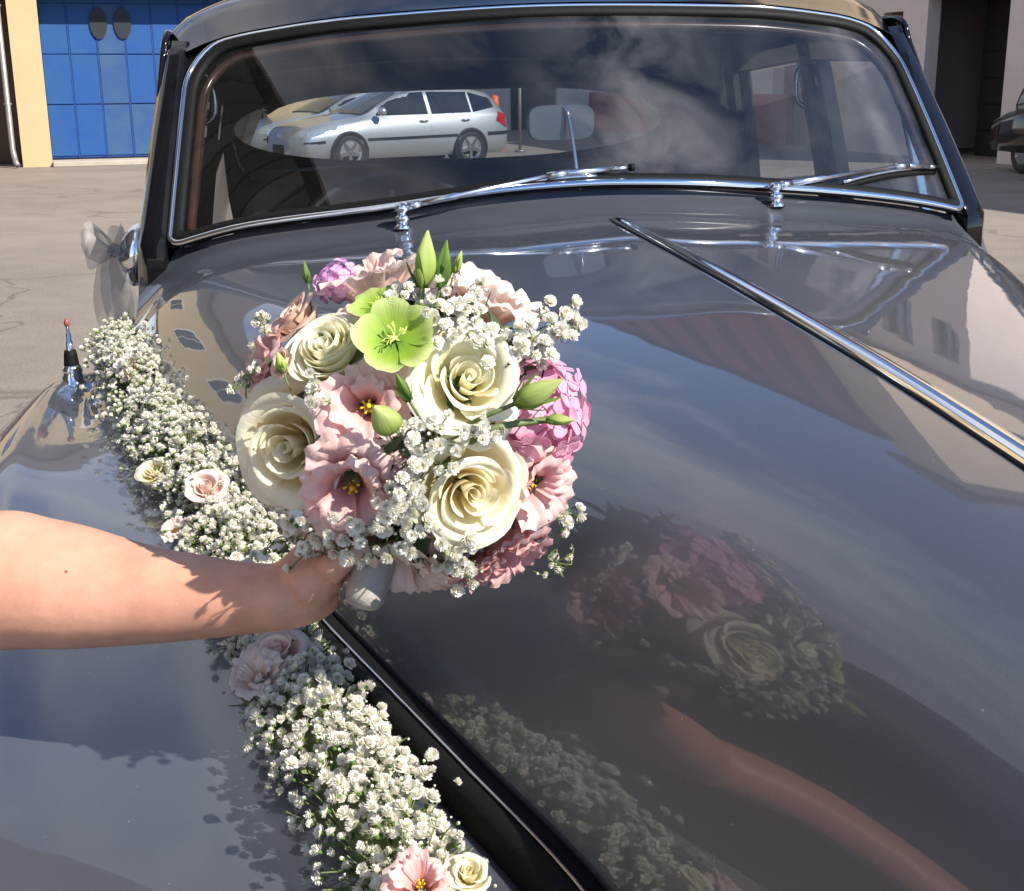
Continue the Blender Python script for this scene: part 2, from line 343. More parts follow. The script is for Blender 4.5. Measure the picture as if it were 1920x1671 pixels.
MT['ribbon'] = sheer('grey_organza', (.40, .375, .36), .45)
MT['satin'] = P('ivory_satin', (.36, .325, .28), .42, var=.08, scale=40, bump=.15, bscale=200)
MT['skin'] = None
def skin():
    m, n, b = newmat('skin')
    tc = n.nodes.new('ShaderNodeTexCoord'); no = n.nodes.new('ShaderNodeTexNoise'); no.inputs['Scale'].default_value = 18; no.inputs['Detail'].default_value = 5
    n.links.new(tc.outputs['Object'], no.inputs['Vector'])
    rp = n.nodes.new('ShaderNodeValToRGB'); rp.color_ramp.elements[0].position = .3; rp.color_ramp.elements[1].position = .72
    rp.color_ramp.elements[0].color = (.60, .29, .19, 1); rp.color_ramp.elements[1].color = (.70, .375, .255, 1)
    n.links.new(no.outputs[0], rp.inputs[0])
    n2 = n.nodes.new('ShaderNodeTexNoise'); n2.inputs['Scale'].default_value = 55; n2.inputs['Detail'].default_value = 6; n2.inputs['Roughness'].default_value = .7; n.links.new(tc.outputs['Object'], n2.inputs['Vector'])
    m2 = n.nodes.new('ShaderNodeMapRange'); m2.inputs[1].default_value = .35; m2.inputs[2].default_value = .7; m2.inputs[3].default_value = 1.05; m2.inputs[4].default_value = .88; n.links.new(n2.outputs[0], m2.inputs[0])
    vmm = n.nodes.new('ShaderNodeVectorMath'); vmm.operation = 'SCALE'; n.links.new(rp.outputs[0], vmm.inputs[0]); n.links.new(m2.outputs[0], vmm.inputs['Scale'])
    vo = n.nodes.new('ShaderNodeTexVoronoi'); vo.inputs['Scale'].default_value = 26; n.links.new(tc.outputs['Object'], vo.inputs['Vector'])
    lt = n.nodes.new('ShaderNodeMath'); lt.operation = 'LESS_THAN'; lt.inputs[1].default_value = .035; n.links.new(vo.outputs['Distance'], lt.inputs[0])
    mo = n.nodes.new('ShaderNodeMix'); mo.data_type = 'RGBA'; mo.inputs[7].default_value = (.22, .10, .06, 1); n.links.new(lt.outputs[0], mo.inputs[0]); n.links.new(vmm.outputs[0], mo.inputs[6]); n.links.new(mo.outputs[2], b.inputs['Base Color'])
    b.inputs['Roughness'].default_value = .52; b.inputs['Subsurface Weight'].default_value = .25; b.inputs['Subsurface Scale'].default_value = .006
    b.inputs['Subsurface Radius'].default_value = (1, .35, .2)
    nb = n.nodes.new('ShaderNodeTexNoise'); nb.inputs['Scale'].default_value = 420; nb.inputs['Detail'].default_value = 3; n.links.new(tc.outputs['Object'], nb.inputs['Vector'])
    bp = n.nodes.new('ShaderNodeBump'); bp.inputs['Strength'].default_value = .18; bp.inputs['Distance'].default_value = .0008; n.links.new(nb.outputs[0], bp.inputs['Height']); n.links.new(bp.outputs[0], b.inputs['Normal'])
    return m
MT['skin'] = skin()
MT['cloth'] = P('ivory_cloth', (.72, .68, .60), .8, var=.05, scale=20)
MT['hair'] = P('brown_hair', (.06, .03, .018), .5, var=.4, scale=60)
# flowers
MT['cream_petal'] = petal_mat('cream_petal', (.82, .60, .20), (.95, .92, .78), mid=(.93, .85, .58), midpos=.5, vein=.04, trans=.42)
MT['ivory_petal'] = petal_mat('ivory_petal', (.84, .70, .26), (.95, .93, .80), mid=(.94, .89, .64), vein=.04, trans=.42)
MT['pink_petal'] = petal_mat('pink_petal', (.42, .08, .07), (.92, .70, .66), mid=(.88, .52, .49), midpos=.42, vein=.06, trans=.4)
MT['deep_pink_petal'] = petal_mat('deep_pink_petal', (.66, .20, .23), (.92, .63, .62), mid=(.88, .46, .48), midpos=.4, vein=.06, trans=.4)
MT['mauve_petal'] = petal_mat('mauve_petal', (.52, .22, .24), (.86, .62, .62), mid=(.78, .48, .50), midpos=.4, vein=.06, trans=.4)
MT['blush_petal'] = petal_mat('blush_petal', (.74, .42, .30), (.94, .82, .76), mid=(.92, .70, .61), midpos=.4, vein=.05, trans=.4)
MT['peach_petal'] = petal_mat('peach_petal', (.72, .34, .20), (.90, .72, .60), mid=(.86, .56, .42), midpos=.4, vein=.06)
MT['hydrangea'] = petal_mat('hydrangea_petal', (.80, .44, .54), (.82, .38, .54), mid=(.85, .46, .60), midpos=.35)
MT['violet'] = petal_mat('violet_hydrangea_petal', (.76, .44, .68), (.74, .40, .70), mid=(.80, .48, .74), midpos=.35)
MT['hellebore'] = petal_mat('green_hellebore_petal', (.10, .24, .015), (.62, .70, .30), mid=(.30, .46, .05), midpos=.5, vein=.2)
MT['breath'] = petal_mat('white_floret', (.84, .80, .62), (.94, .92, .85), trans=.3, vein=.03)
MT['bud'] = petal_mat('green_bud', (.22, .30, .06), (.52, .58, .22), mid=(.36, .46, .11), midpos=.4, vein=.2)
MT['bud_dark'] = petal_mat('dark_green_bud', (.06, .14, .02), (.20, .34, .07), vein=.2)
MT['stem'] = P('green_stem', (.13, .17, .055), .6, var=.25, scale=40)
MT['leaf'] = P('dark_foliage', (.055, .085, .03), .6, var=.35, scale=25)
MT['stamen'] = P('yellow_stamen', (.78, .50, .03), .6, var=.2, scale=60)
MT['anther'] = P('pale_stamen', (.62, .72, .18), .6)

def at(px, py, Y):
    d = ray(px, py); return CAM+d*(Y/d[1])
def ground_at(px, py):
    d = ray(px, py); return CAM+d*(-CAM[2]/d[2])

# ================================================================ SETTING
g = MB().grid([[(x, y, 0) for x in np.linspace(-250, 250, 11)] for y in np.linspace(-250, 250, 11)])
tag(g.build('ground', MT['asphalt'], smooth=False), kind='structure')
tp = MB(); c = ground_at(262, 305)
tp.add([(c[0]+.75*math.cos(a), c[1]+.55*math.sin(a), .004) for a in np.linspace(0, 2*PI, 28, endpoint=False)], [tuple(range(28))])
tag(tp.build('oval_patch', MT['dark_patch'], smooth=False), kind='structure')  # flat dark oval lying on the asphalt

# ---- garage building with the blue door (faces the camera, front plane y = FY)
FY = 26.0
BROT = R_(20)
bld = empty('garage_building', (-9, FY, 0), (0, 0, BROT))
tag(bld, 'cream rendered garage building with a big blue panelled door', 'building')
def lb(mb, x0, x1, y0, y1, z0, z1, mi=0): mb.box(((x0+x1)/2+9, (y0+y1)/2-FY, (z0+z1)/2), (x1-x0, y1-y0, z1-z0), mi)

def on_facade(px, py, off=0.):
    """sight line met with the turned facade -> (x, z) in the building's own unturned numbers"""
    d = ray(px, py); n = np.array((math.sin(BROT), -math.cos(BROT), 0)); p0 = np.array((-9, FY, 0))-n*off
    p = CAM+d*(((p0-CAM)@n)/(d@n)); return (p-p0)@np.array((math.cos(BROT), math.sin(BROT), 0))-9, p[2]
DX0 = on_facade(83, 150)[0]; PX0 = on_facade(26, 150)[0]; NC = 8; CW = .535
DX1 = DX0+NC*CW; ZL = 3.22
w_ = MB()
lb(w_, PX0, DX0, FY, FY+6, 0, ZL)              # pillar left of the blue door
lb(w_, DX1, DX1+1.2, FY, FY+6, 0, ZL)
lb(w_, PX0-14, DX1+1.2, FY, FY+6, ZL, 8.4)     # storey over the doors
lb(w_, PX0-4.7, PX0-4, FY, FY+6, 0, ZL); lb(w_, PX0-14, PX0-9, FY, FY+6, 0, ZL)
w_.build('wall', MT['cream'], bld, smooth=False)
rf = MB()
x0, x1 = PX0-14.5+9, DX1+1.7+9
rf.add([(x0, -.6, 8.3), (x1, -.6, 8.3), (x1, 6.6, 8.3), (x0, 6.6, 8.3), (x0, 3, 10.6), (x1, 3, 10.6), (x0, -.6, 8.45), (x1, -.6, 8.45), (x1, 6.6, 8.45), (x0, 6.6, 8.45)],
       [(0, 1, 2, 3), (0, 6, 7, 1), (6, 4, 5, 7), (2, 8, 9, 3), (9, 8, 5, 4), (0, 3, 9, 4, 6), (1, 7, 5, 8, 2)])
rf.build('roof', MT['roof'], bld, smooth=False)
for i in range(6):
    xw = PX0-12.5+i*3.1
    f = MB(); lb(f, xw, xw+1.25, FY-.03, FY+.05, 5.0, 6.6); fo = f.build('window_frame', MT['white_wall'], bld, smooth=False)
    for k in range(2):
        q = MB(); lb(q, xw+.08+k*.57, xw+.60+k*.57, FY-.045, FY-.034, 5.1, 6.5); q.build('pane', MT['glass_dark'], fo, smooth=False)
th_ = MB(); lb(th_, DX0+.003, DX1-.003, FY-.25, FY+.7, 0, .10); th_.build('threshold', MT['concrete'], bld, smooth=False, bevel=.015)
DY = FY+.52
fr = MB(); lb(fr, DX0, DX1, DY+.02, DY+.08, .132, ZL+.3)
for k in range(NC+1): lb(fr, DX0+k*CW-.012, DX0+k*CW+.012, DY-.012, DY+.02, .132, ZL+.2)
door = fr.build('garage_door', MT['blue_frame'], bld, smooth=False)
zr = [.16, 1.17, 2.13, 3.10, 3.5]
for r in range(4):
    for k in range(NC):
        q = MB(); j = random.uniform(-.006, .006)
        lb(q, DX0+k*CW+.016, DX0+(k+1)*CW-.016, DY-.006+j, DY+.018, zr[r]+.012, zr[r+1]-.012)
        worn = (k == 2 and r < 3) or (k == 3 and r == 0)
        o = q.build('panel', MT['blue_worn'] if worn else MT['blue'], door, smooth=False, bevel=.008)
        if worn: o['label'] = 'faded greyish blue door panel'
for pxx in (184, 229):
    c = on_facade(pxx, 44, .52)
    q = MB(); q.prism([(.165*math.cos(a), .30*math.sin(a)) for a in np.linspace(0, 2*PI, 24, endpoint=False)], .03,
                      Matrix.Translation((c[0]+9, DY-FY-.012, c[1])) @ Matrix.Rotation(PI/2, 4, 'X'))
    q.build('oval_pane', MT['oval'], door, smooth=False)
q = MB(); lb(q, PX0-4, PX0-.004, FY+1.3, FY+1.4, 0, ZL); bd = q.build('side_door', MT['brown'], bld, smooth=False)
for k in range(8):
    q = MB(); lb(q, PX0-4+k*.5+.02, PX0-4+k*.5+.48, FY+1.27, FY+1.299, .05, ZL-.05); q.build('plank', MT['brown'], bd, smooth=False)
q = MB(); q.tube([(PX0+9-.16, -.09, 7.9), (PX0+9-.16, -.09, .35), (PX0+9-.13, -.2, .12), (PX0+9-.1, -.32, .06)], .055, 10)
for z in (1.2, 3.0, 5, 7): q.box((PX0+9-.16, -.045, z), (.15, .09, .04))
q.build('drain_pipe', MT['zinc'], bld)

# ---- row of buildings on the right, running towards the camera
UX = Vector((.30, -.954, 0)).normalized(); NX = Vector((-.954, -.30, 0)).normalized(); RO = Vector((8.7, 26.4, 0))
def side_building(name, label, t0, t1, H, mats, openings, windows, cat='building', depth=9, roofm='roof', eave=.55, split=3.6, low='pink', up='cream_pale', dado=None):
    """a box whose long face looks left over the yard; openings (t0,t1,z0,z1,depth) are cut as recesses"""
    root = empty(name, RO+UX*t0, (0, 0, math.atan2(UX.y, UX.x)))   # local x runs along the wall, local -y ... faces the yard
    tag(root, label, cat)
    L = t1-t0
    # facade strip by strip so that the openings are real holes
    def face(z0, z1, mat, nm):
        m = MB(); cuts = sorted([(a-t0, b-t0, c, d) for a, b, c, d, *_ in openings+windows if c < z1 and d > z0])
        x = 0
        for a, b, c, d in cuts:
            if a > x: m.box(((x+a)/2, -.15, (z0+z1)/2), (a-x, .3, z1-z0))
            if c > z0: m.box(((a+b)/2, -.15, (z0+c)/2), (b-a, .3, c-z0))
            if d < z1: m.box(((a+b)/2, -.15, (d+z1)/2), (b-a, .3, z1-d))
            x = b
        if x < L: m.box(((x+L)/2, -.15, (z0+z1)/2), (L-x, .3, z1-z0))
        return m.build(nm, MT[mat], root, smooth=False)
    # local +y must point into the building: NX is facade normal = local -y?  checked: rotate so that local y = -NX
    face(0, min(3.9, split), low, 'lower_wall')
    if split > 3.9: face(3.9, split, low, 'middle_wall')
    if dado:
        m = MB(); m.box(((dado[2]+dado[3])/2-t0, -.31, dado[0]/2), (dado[3]-dado[2], .02, dado[0])); m.build('dado', MT[dado[1]], root, smooth=False)
    face(split, H, up, 'upper_wall')
    m = MB(); m.box((.15, depth/2+.0, H/2), (.3, depth, H)); m.box((L-.15, depth/2, H/2), (.3, depth, H)); m.box((L/2, depth+.15, H/2), (L, .3, H))
    m.build('end_wall', MT[up], root, smooth=False)
    r = MB(); a = eave
    r.add([(-a, -a-.3, H), (L+a, -a-.3, H), (L+a, depth+a, H), (-a, depth+a, H), (-a, depth/2, H+2.2), (L+a, depth/2, H+2.2), (-a, -a-.3, H+.16), (L+a, -a-.3, H+.16), (L+a, depth+a, H+.16), (-a, depth+a, H+.16)],
          [(0, 3, 2, 1), (0, 1, 7, 6), (6, 7, 5, 4), (2, 3, 9, 8), (9, 4, 5, 8), (0, 6, 4, 9, 3), (1, 2, 8, 5, 7)])
    r.build('roof', MT[roofm], root, smooth=False)
    for a, b, c, d, dep, mt in openings:
        q = MB(); q.box(((a+b)/2-t0, dep, (c+d)/2), (b-a, .08, d-c)); dd = q.build('door', MT[mt], root, smooth=False)
        n_ = max(2, int((d-c)/.5))
        for k in range(n_):
            z0 = c+(d-c)*k/n_
            q = MB(); q.box(((a+b)/2-t0, dep-.055, z0+(d-c)/n_/2), (b-a-.08, .03, (d-c)/n_-.03)); q.build('slat', MT[mt], dd, smooth=False)
    for a, b, c, d in windows:
        q = MB(); fw = .07
        for bx_, bz_, sx, sz in (((a+b)/2, c+fw/2, b-a, fw), ((a+b)/2, d-fw/2, b-a, fw), (a+fw/2, (c+d)/2, fw, d-c-2*fw), (b-fw/2, (c+d)/2, fw, d-c-2*fw), ((a+b)/2, (c+d)/2, fw*.7, d-c-2*fw)):
            q.box((bx_-t0, -.08, bz_), (sx, .06, sz))
        fo = q.build('window_frame', MT['brown'], root, smooth=False)
        for k in range(2):
            q = MB(); q.box((a+(b-a)*(.25+.5*k)-t0, -.06, (c+d)/2), ((b-a)/2-.08, .02, d-c-.12)); q.build('pane', MT['glass_dark'], fo, smooth=False)
    return root
# with local x = UX the local y axis is (0.954, 0.30): into the building. good.
side_building('workshop_building', 'pinkish workshop building with a wide dark doorway and small dark window', -3.3, 3.4, 7.0, None,
              [(-.46, 2.02, 0, 3.05, 1.1, 'dark')], [(-2.0, -1.30, 1.7, 2.85), (-2.4, -1.2, 4.4, 6.0), (0, 1.2, 4.4, 6.0), (2.0, 3.0, 4.4, 6.0)], split=6.3, up='pink')  # near-black door sheet stands in for the shade inside the open doorway
side_building('red_building', 'tall dark red building with rows of windows beyond the workshop', -32, -6.6, 17.5, None, [],
              [(-31+i*3.6, -29.6+i*3.6, z, z+1.8) for z in (4.6, 8.6, 11.8, 14.8) for i in range(7)], split=7.2, low='pink', up='red', dado=(1.2, 'red', -31.9, -5.8))
side_building('cream_building', 'long pale cream building nearer on the right side of the yard', 11.5, 26, 7.2, None,
              [(13, 15.6, 0, 2.9, .35, 'dark')], [(17.5+i*3, 19+i*3, 1.3, 2.8) for i in range(3)], split=3.6, low='pink', up='cream_pale')

# ---- tall cream block standing behind the workshop, its sunny end towards the camera
cb = empty('cream_block', RO+UX*(-3.36), (0, 0, math.atan2(.30, .954))); tag(cb, 'tall sunlit cream block rising behind the workshop', 'building')
m = MB(); m.box((6.1, 1.6, 10), (11.6, 3.2, 20)); m.build('wall', MT['cream_pale'], cb, smooth=False)
m = MB(); m.add([(-.3, -.9, 20), (12.6, -.9, 20), (12.6, 4.1, 20), (-.3, 4.1, 20), (-.3, -.9, 20.35), (12.6, -.9, 20.35), (12.6, 4.1, 20.35), (-.3, 4.1, 20.35), (-.3, 1.6, 22), (12.6, 1.6, 22)],
    [(0, 3, 2, 1), (0, 1, 5, 4), (1, 2, 6, 5), (3, 0, 4, 7), (2, 3, 7, 6), (4, 5, 9, 8), (6, 7, 8, 9), (5, 6, 9), (7, 4, 8)]); m.build('roof', MT['roof'], cb, smooth=False)
for i in range(2):
    for k in range(3):
        q = MB(); q.box((6.8+i*2.6, -.03, 9.2+k*3.3), (1.3, .06, 1.7)); fo = q.build('window_frame', MT['brown'], cb, smooth=False)
        q = MB(); q.box((6.8+i*2.6, -.07, 9.2+k*3.3), (1.1, .02, 1.5)); q.build('pane', MT['glass_dark'], fo, smooth=False)
# ---- dark timber clad building added unseen on the left to darken the windscreen's reflection
tb = empty('unseen_timber_building', (-8.6, -1.0, 0)); tag(tb, 'unseen dark timber clad building added to darken the windscreen reflection', 'building')
m = MB(); m.box((-3, 0, 9), (6, 15, 18)); m.build('wall', MT['timber'], tb, smooth=False)
for k in range(26):
    q = MB(); q.box((.03, -7.2+k*.576, 9), (.06, .50 if k % 3 else .40, 17.9)); q.build('plank', MT['timber'] if k % 4 else MT['timber_pale'], tb, smooth=False)
m = MB(); m.box((-3, 0, 18.15), (7, 16, .3)); m.build('roof', MT['roof'], tb, smooth=False)

# ---- things far behind, seen through the old car's rear window
wh = MB(); c = at(960, 180, 46); wh.box((0, 0, 2.2), (9, 3, 4.4)); wh.box((-2.2, -1.53, 1.2), (2.4, .06, 2.4), 1); wh.box((2, -1.53, 1.5), (1.6, .06, 1.2), 1)
whr = empty('white_shed', (c[0]-1.2, 46, 0)); tag(whr, 'low white shed far behind the parked silver cars', 'building')
m = MB(); m.box((0, 0, 1.7), (9, 3, 3.4)); m.build('wall', MT['white_wall'], whr, smooth=False)
m = MB(); m.box((1.9, -1.53, 1.1), (1.5, .06, 2.2)); m.build('door', MT['dark'], whr, smooth=False)
m = MB(); m.box((0, 0, 3.5), (9.5, 3.5, .2)); m.build('roof', MT['concrete'], whr, smooth=False)
c = at(975, 268, 30); c[2] = 0
m = MB(); m.tube([(0, 0, 0), (0, 0, 2.3)], .035, 10); m.tube([(0, 0, 0), (0, 0, .05)], .12, 12)
po = m.build('metal_post', MT['zinc'], loc=tuple(c)); tag(po, 'slim grey metal post behind the silver estate car', 'post')
c = at(927, 192, 31); 
m = MB(); m.lathe([(0.02, 1.25), (.09, 1.22), (.11, 1.0), (.12, .1), (.2, .08), (.2, 0)], 16); po = m.build('orange_bollard', MT['orange'], loc=(c[0], 31, 0)); tag(po, 'small orange bollard behind the silver estate car', 'bollard')

# ================================================================ MODERN SILVER ESTATE CAR
def estate_car(label, loc, rz, scale, paintm):
    root = empty('estate_car', loc, (0, 0, rz)); root.scale = (scale,)*3
    tag(root, label, 'car', 'silver cars parked behind the old car')
    # x forward, y left.  stations: x, half width, floor z, waist z, top z, top half width
    ST = [(2.42, .50, .24, .50, .56, .40), (2.34, .68, .20, .60, .68, .54), (2.15, .82, .19, .69, .79, .66), (1.8, .885, .19, .77, .88, .72), (1.35, .905, .19, .84, .95, .74), (.98, .91, .19, .90, 1.01, .74),
          (.55, .91, .19, .92, 1.22, .64), (.15, .91, .19, .935, 1.39, .60), (-.3, .91, .19, .95, 1.47, .585), (-.9, .91, .19, .965, 1.50, .58), (-1.5, .905, .19, .98, 1.48, .575), (-1.95, .885, .2, .99, 1.40, .56), (-2.2, .85, .22, .99, 1.18, .58), (-2.33, .80, .3, .86, .98, .62), (-2.38, .72, .36, .66, .74, .6)]
    xs = [s[0] for s in ST][::-1]
    def par(x, k): return smooth_interp(xs, [s[k] for s in ST][::-1], x)
    def sec(x):
        hw, zb, zw, zt, ht = [par(x, k) for k in range(1, 6)]
        pts = [(0, zb), (hw*.86, zb), (hw*.97, zb+.1), (hw*1.0, zb+.3), (hw*.995, zb+.42), (hw*.97, zw-.06), (hw*.93, zw)]
        pts += [((hw*.93)*(1-t)+ht*t, zw+(zt-zw)*(t*.93)) for t in (.35, .7, .95)]+[(ht*.9, zt-.012), (ht*.6, zt+.012), (0, zt+.025)]
        return pts
    m = MB(); rows = []
    for x in np.linspace(-2.38, 2.42, 64):
        p = sec(x); rows.append([(x, -y, z) for y, z in p][::1]+[(x, y, z) for y, z in p][::-1][1:])
    m.grid(rows); n0 = len(rows[0]); m.f.append(tuple(range(n0))); m.m.append(0); m.f.append(tuple(range(len(m.v)-n0, len(m.v)))[::-1]); m.m.append(0)
    m.build('body', paintm, root, auto=40)
    def sidey(x, z):
        p = sec(x)[3:]
        for (y0, z0), (y1, z1) in zip(p, p[1:]):
            if z0 <= z <= z1 and z1 > z0: return y0+(y1-y0)*(z-z0)/(z1-z0)
        return p[-3][0]
    def side_patch(nm, lo, hi, mat, off=.006, n=10, par_=None):
        for sgn in (-1, 1):
            q = MB(); xs_ = np.linspace(0, 1, n); rows_ = []
            for v in np.linspace(0, 1, 5):
                r = []
                for u in xs_:
                    a = np.array(lo(u)); b = np.array(hi(u)); x, z = a+(b-a)*v; r.append((x, sgn*(sidey(x, z)+off), z))
                rows_.append(r)
            q.grid(rows_, flip=sgn < 0); q.build(nm, mat, par_ or root)
    L = lambda a, b: (lambda u: (a[0]+(b[0]-a[0])*u, a[1]+(b[1]-a[1])*u))
    side_patch('side_window', L((.72, .98), (-.42, .99)), lambda u: (.72-1.14*u, min(1.005+.42*u/.42, 1.36+.05*u) if u < .42 else 1.36+.05*u), MT['glass_dark'])
    side_patch('side_window', L((-.50, .99), (-1.42, 1.01)), L((-.50, 1.415), (-1.42, 1.40)), MT['glass_dark'])
    side_patch('side_window', L((-1.47, 1.01), (-2.02, 1.10)), L((-1.47, 1.40), (-1.98, 1.27)), MT['glass_dark'])
    side_patch('rub_strip', L((.98, .52), (-1.05, .55)), L((.98, .57), (-1.05, .60)), MT['trim_black'], .012)
    side_patch('door_seam', L((-.455, .25), (-.455, .26)), L((-.445, 1.0), (-.44, 1.0)), MT['trim_black'], .003, 3)
    side_patch('sill_strip', L((.95, .20), (-.95, .20)), L((.95, .27), (-.95, .27)), MT['trim_black'], .004)
    side_patch('bumper_strip', L((2.26, .47), (1.86, .50)), L((2.26, .52), (1.86, .55)), MT['trim_black'], .012)
    side_patch('bumper_strip', L((-1.78, .55), (-2.3, .57)), L((-1.78, .62), (-2.3, .63)), MT['trim_black'], .012)
    side_patch('tail_lamp', L((-2.0, .84), (-2.27, .70)), L((-2.08, 1.02), (-2.26, .95)), MT['tail'], .01)
    side_patch('headlamp', L((2.20, .60), (1.62, .74)), L((2.18, .70), (1.55, .84)), MT['lamp'], .008)
    def front_patch(nm, pts, mat):   # grid over the bonnet/windscreen: (x, yhalf, z) pairs
        q = MB(); rows_ = [[(x+bow*(1-(k/6)**2), h*k/6, z+.012+(.02*(1-(k/6)**2))) for k in range(-6, 7)] for x, h, z, bow in pts]; q.grid(rows_); q.build(nm, mat, root)
    front_patch('windscreen', [(1.0, .70, 1.005, .06), (.6, .615, 1.19, .05), (.2, .56, 1.375, .04), (.12, .54, 1.40, .03)], MT['glass_dark'])
    q = MB(); q.grid([[(2.45-.12*abs(k/5)**2, .52*k/5, z) for k in range(-5, 6)] for z in (.27, .35, .43, .47)]); q.build('grille', MT['trim_black'], root)
    q = MB(); q.prism([(-.04, .05), (.04, .05), (.045, 0), (0, -.06), (-.045, 0)], .02, Matrix.Translation((2.405, 0, .62)) @ Matrix.Rotation(PI/2, 4, 'Z') @ Matrix.Rotation(PI/2, 4, 'X')); q.build('badge', MT['chrome'], root)
    for sgn in (-1, 1):
        q = MB(); q.tube([(.68, sgn*.90, 1.0), (.70, sgn*.96, 1.04), (.71, sgn*1.04, 1.06), (.71, sgn*1.10, 1.05)], [.03, .07, .085, .05], 10); q.build('door_mirror', paintm, root)
        for x in (-.28, -1.25):
            q = MB(); q.tube([(x+.09, sgn*(sidey(x, .86)+.012), .865), (x, sgn*(sidey(x, .86)+.03), .87), (x-.09, sgn*(sidey(x, .86)+.012), .865)], .017, 8); q.build('door_handle', paintm, root)
        q = MB(); q.tube([(.0, sgn*.585, 1.44), (-.3, sgn*.575, 1.51), (-1.4, sgn*.565, 1.52), (-1.85, sgn*.56, 1.44)], .014, 6); q.build('roof_rail', MT['chrome_dull'], root)
        for x in (1.36, -1.36):
            Mx = Matrix.Translation((x, 0, .32)) @ Matrix.Rotation(-sgn*PI/2, 4, 'X')
            q = MB(); q.lathe([(.395, .60), (.395, .914), (.36, .918), (.30, .90)], 28, 0, Mx); q.build('wheel_arch', MT['trim_black'], root)
            q = MB(); q.lathe([(.20, .74), (.30, .74), (.32, .77), (.32, .90), (.305, .925), (.235, .925), (.225, .915)], 28, 0, Mx); wo = q.build('wheel', MT['tyre'], root)
            q = MB(); q.lathe([(0, .90), (.05, .905), (.06, .89)], 12, 0, Mx); q.lathe([(.19, .88), (.225, .926), (.235, .926), (.235, .9)], 28, 0, Mx)
            for k in range(5):
                a = k*2*PI/5+.3; d = Vector((math.cos(a), math.sin(a), 0)); e = Vector((-d.y, d.x, 0))
                pts = [d*.04+e*.035, d*.21+e*.028, d*.21-e*.028, d*.04-e*.035]
                q.add([Mx @ (p_+Vector((0, 0, .908))) for p_ in pts]+[Mx @ (p_+Vector((0, 0, .885))) for p_ in pts], [(0, 3, 2, 1), (0, 1, 5, 4), (1, 2, 6, 5), (2, 3, 7, 6), (3, 0, 4, 7)])
            q.build('rim', MT['chrome_dull'], wo, smooth=False)
    return root
def copy_tree(o, parent=None):
    c = o.copy(); COL.objects.link(c)
    if parent: c.parent = parent; c.matrix_parent_inverse = o.matrix_parent_inverse
    for ch in list(o.children): copy_tree(ch, c)
    return c
fw_ = at(655, 277, 24.2); rw_ = at(881, 266, 25.7)
hd = math.atan2(fw_[1]-rw_[1], fw_[0]-rw_[0]); mid = (fw_+rw_)/2
# the wheels measured are on the near side (car's left): step half a width inwards
sc = math.hypot(fw_[1]-rw_[1], fw_[0]-rw_[0])/2.72
inw = Vector((-math.sin(hd), math.cos(hd), 0))*(-.86*sc)
e1 = estate_car('silver estate car seen through the rear window, in front of another silver car', (mid[0]+inw.x, mid[1]+inw.y, 0), hd, sc, MT['silver_paint'])
e2 = copy_tree(e1); e2.location = (mid[0]+inw.x-1.0, mid[1]+inw.y+1.95, 0); e2.rotation_euler = (0, 0, hd-.05)
e2['label'] = 'silver car half hidden behind the nearer silver estate car'

# ================================================================ THE OLD GREY CAR
# car frame: s forwards (towards the camera), l to the image right, z up; local coordinates are (l, -s, z)
PSI = R_(7.52); TILT = R_(.93)
CARLOC = (.1613, 2.0426, 0)
def V(s, l, z): return (l, -s, z)
car = empty('vintage_car', CARLOC)
car.rotation_euler = (Matrix.Rotation(PSI, 3, 'Z') @ Matrix.Rotation(-TILT, 3, 'Y')).to_euler()
tag(car, 'grey vintage car with black roof, chrome bonnet strip and wipers', 'car')
CM = Matrix.Translation(CARLOC) @ car.rotation_euler.to_matrix().to_4x4()
SW_S = [-.35, -.1, 0, .28, .608, .95, 1.19, 1.35, 1.55, 1.8]; SW_W = [.765, .748, .732, .655, .545, .4225, .328, .265, .215, .19]
def bw(s): return smooth_interp(SW_S, SW_W, s)                      # half width of the bonnet
def bze(s): return smooth_interp([-.2, 0, .28, .608, .95, 1.19, 1.35, 1.8], [1.12, 1.105, 1.088, 1.073, 1.06, 1.05, 1.04, .99], s)
def bzc(s): return smooth_interp([-.2, .1, .5, 1.0, 1.3, 1.6, 1.8], [1.318, 1.3055, 1.302, 1.292, 1.279, 1.255, 1.23], s)
def bonnet_z(s, t):
    t = abs(t); D = bzc(s)-bze(s); a = smooth_interp([0, .5, 1.0, 1.8], [.20, .20, .20, .28], s); p = smooth_interp([0, .5, 1, 1.8], [12, 7, 4.4, 3.8], s)
    k = .05*bw(s)/D; tl = math.sqrt(t*t+.0016)-.04       # a slight ridge along the hinge
    return bzc(s)-D*(a*t*t+k*tl+(1-a-k*.96)*t**p)
def seam(t): return .105-.11*abs(t)**2.2-.09*abs(t)**9
# ---- bonnet
m = MB(); rows = []
tt = np.sin(np.linspace(-PI/2, PI/2, 73))
for k in range(64):
    u = k/63; r = []
    for t in tt:
        s = seam(t)+.006+(1.72-seam(t))*u
        r.append(V(s, t*bw(s), bonnet_z(s, t)))
    rows.append(r)
# turned-down lip at the rear and along both sides
lip = [tuple(np.array(p)+np.array((0, .004, -.014))) for p in rows[0]]; rows.insert(0, lip)
rows = [[tuple(np.array(r[0])+np.array((.002, 0, -.02)))]+r+[tuple(np.array(r[-1])+np.array((-.002, 0, -.02)))] for r in rows]
m.grid(rows, flip=True); bonnet = m.build('bonnet', MT['paint'], car)
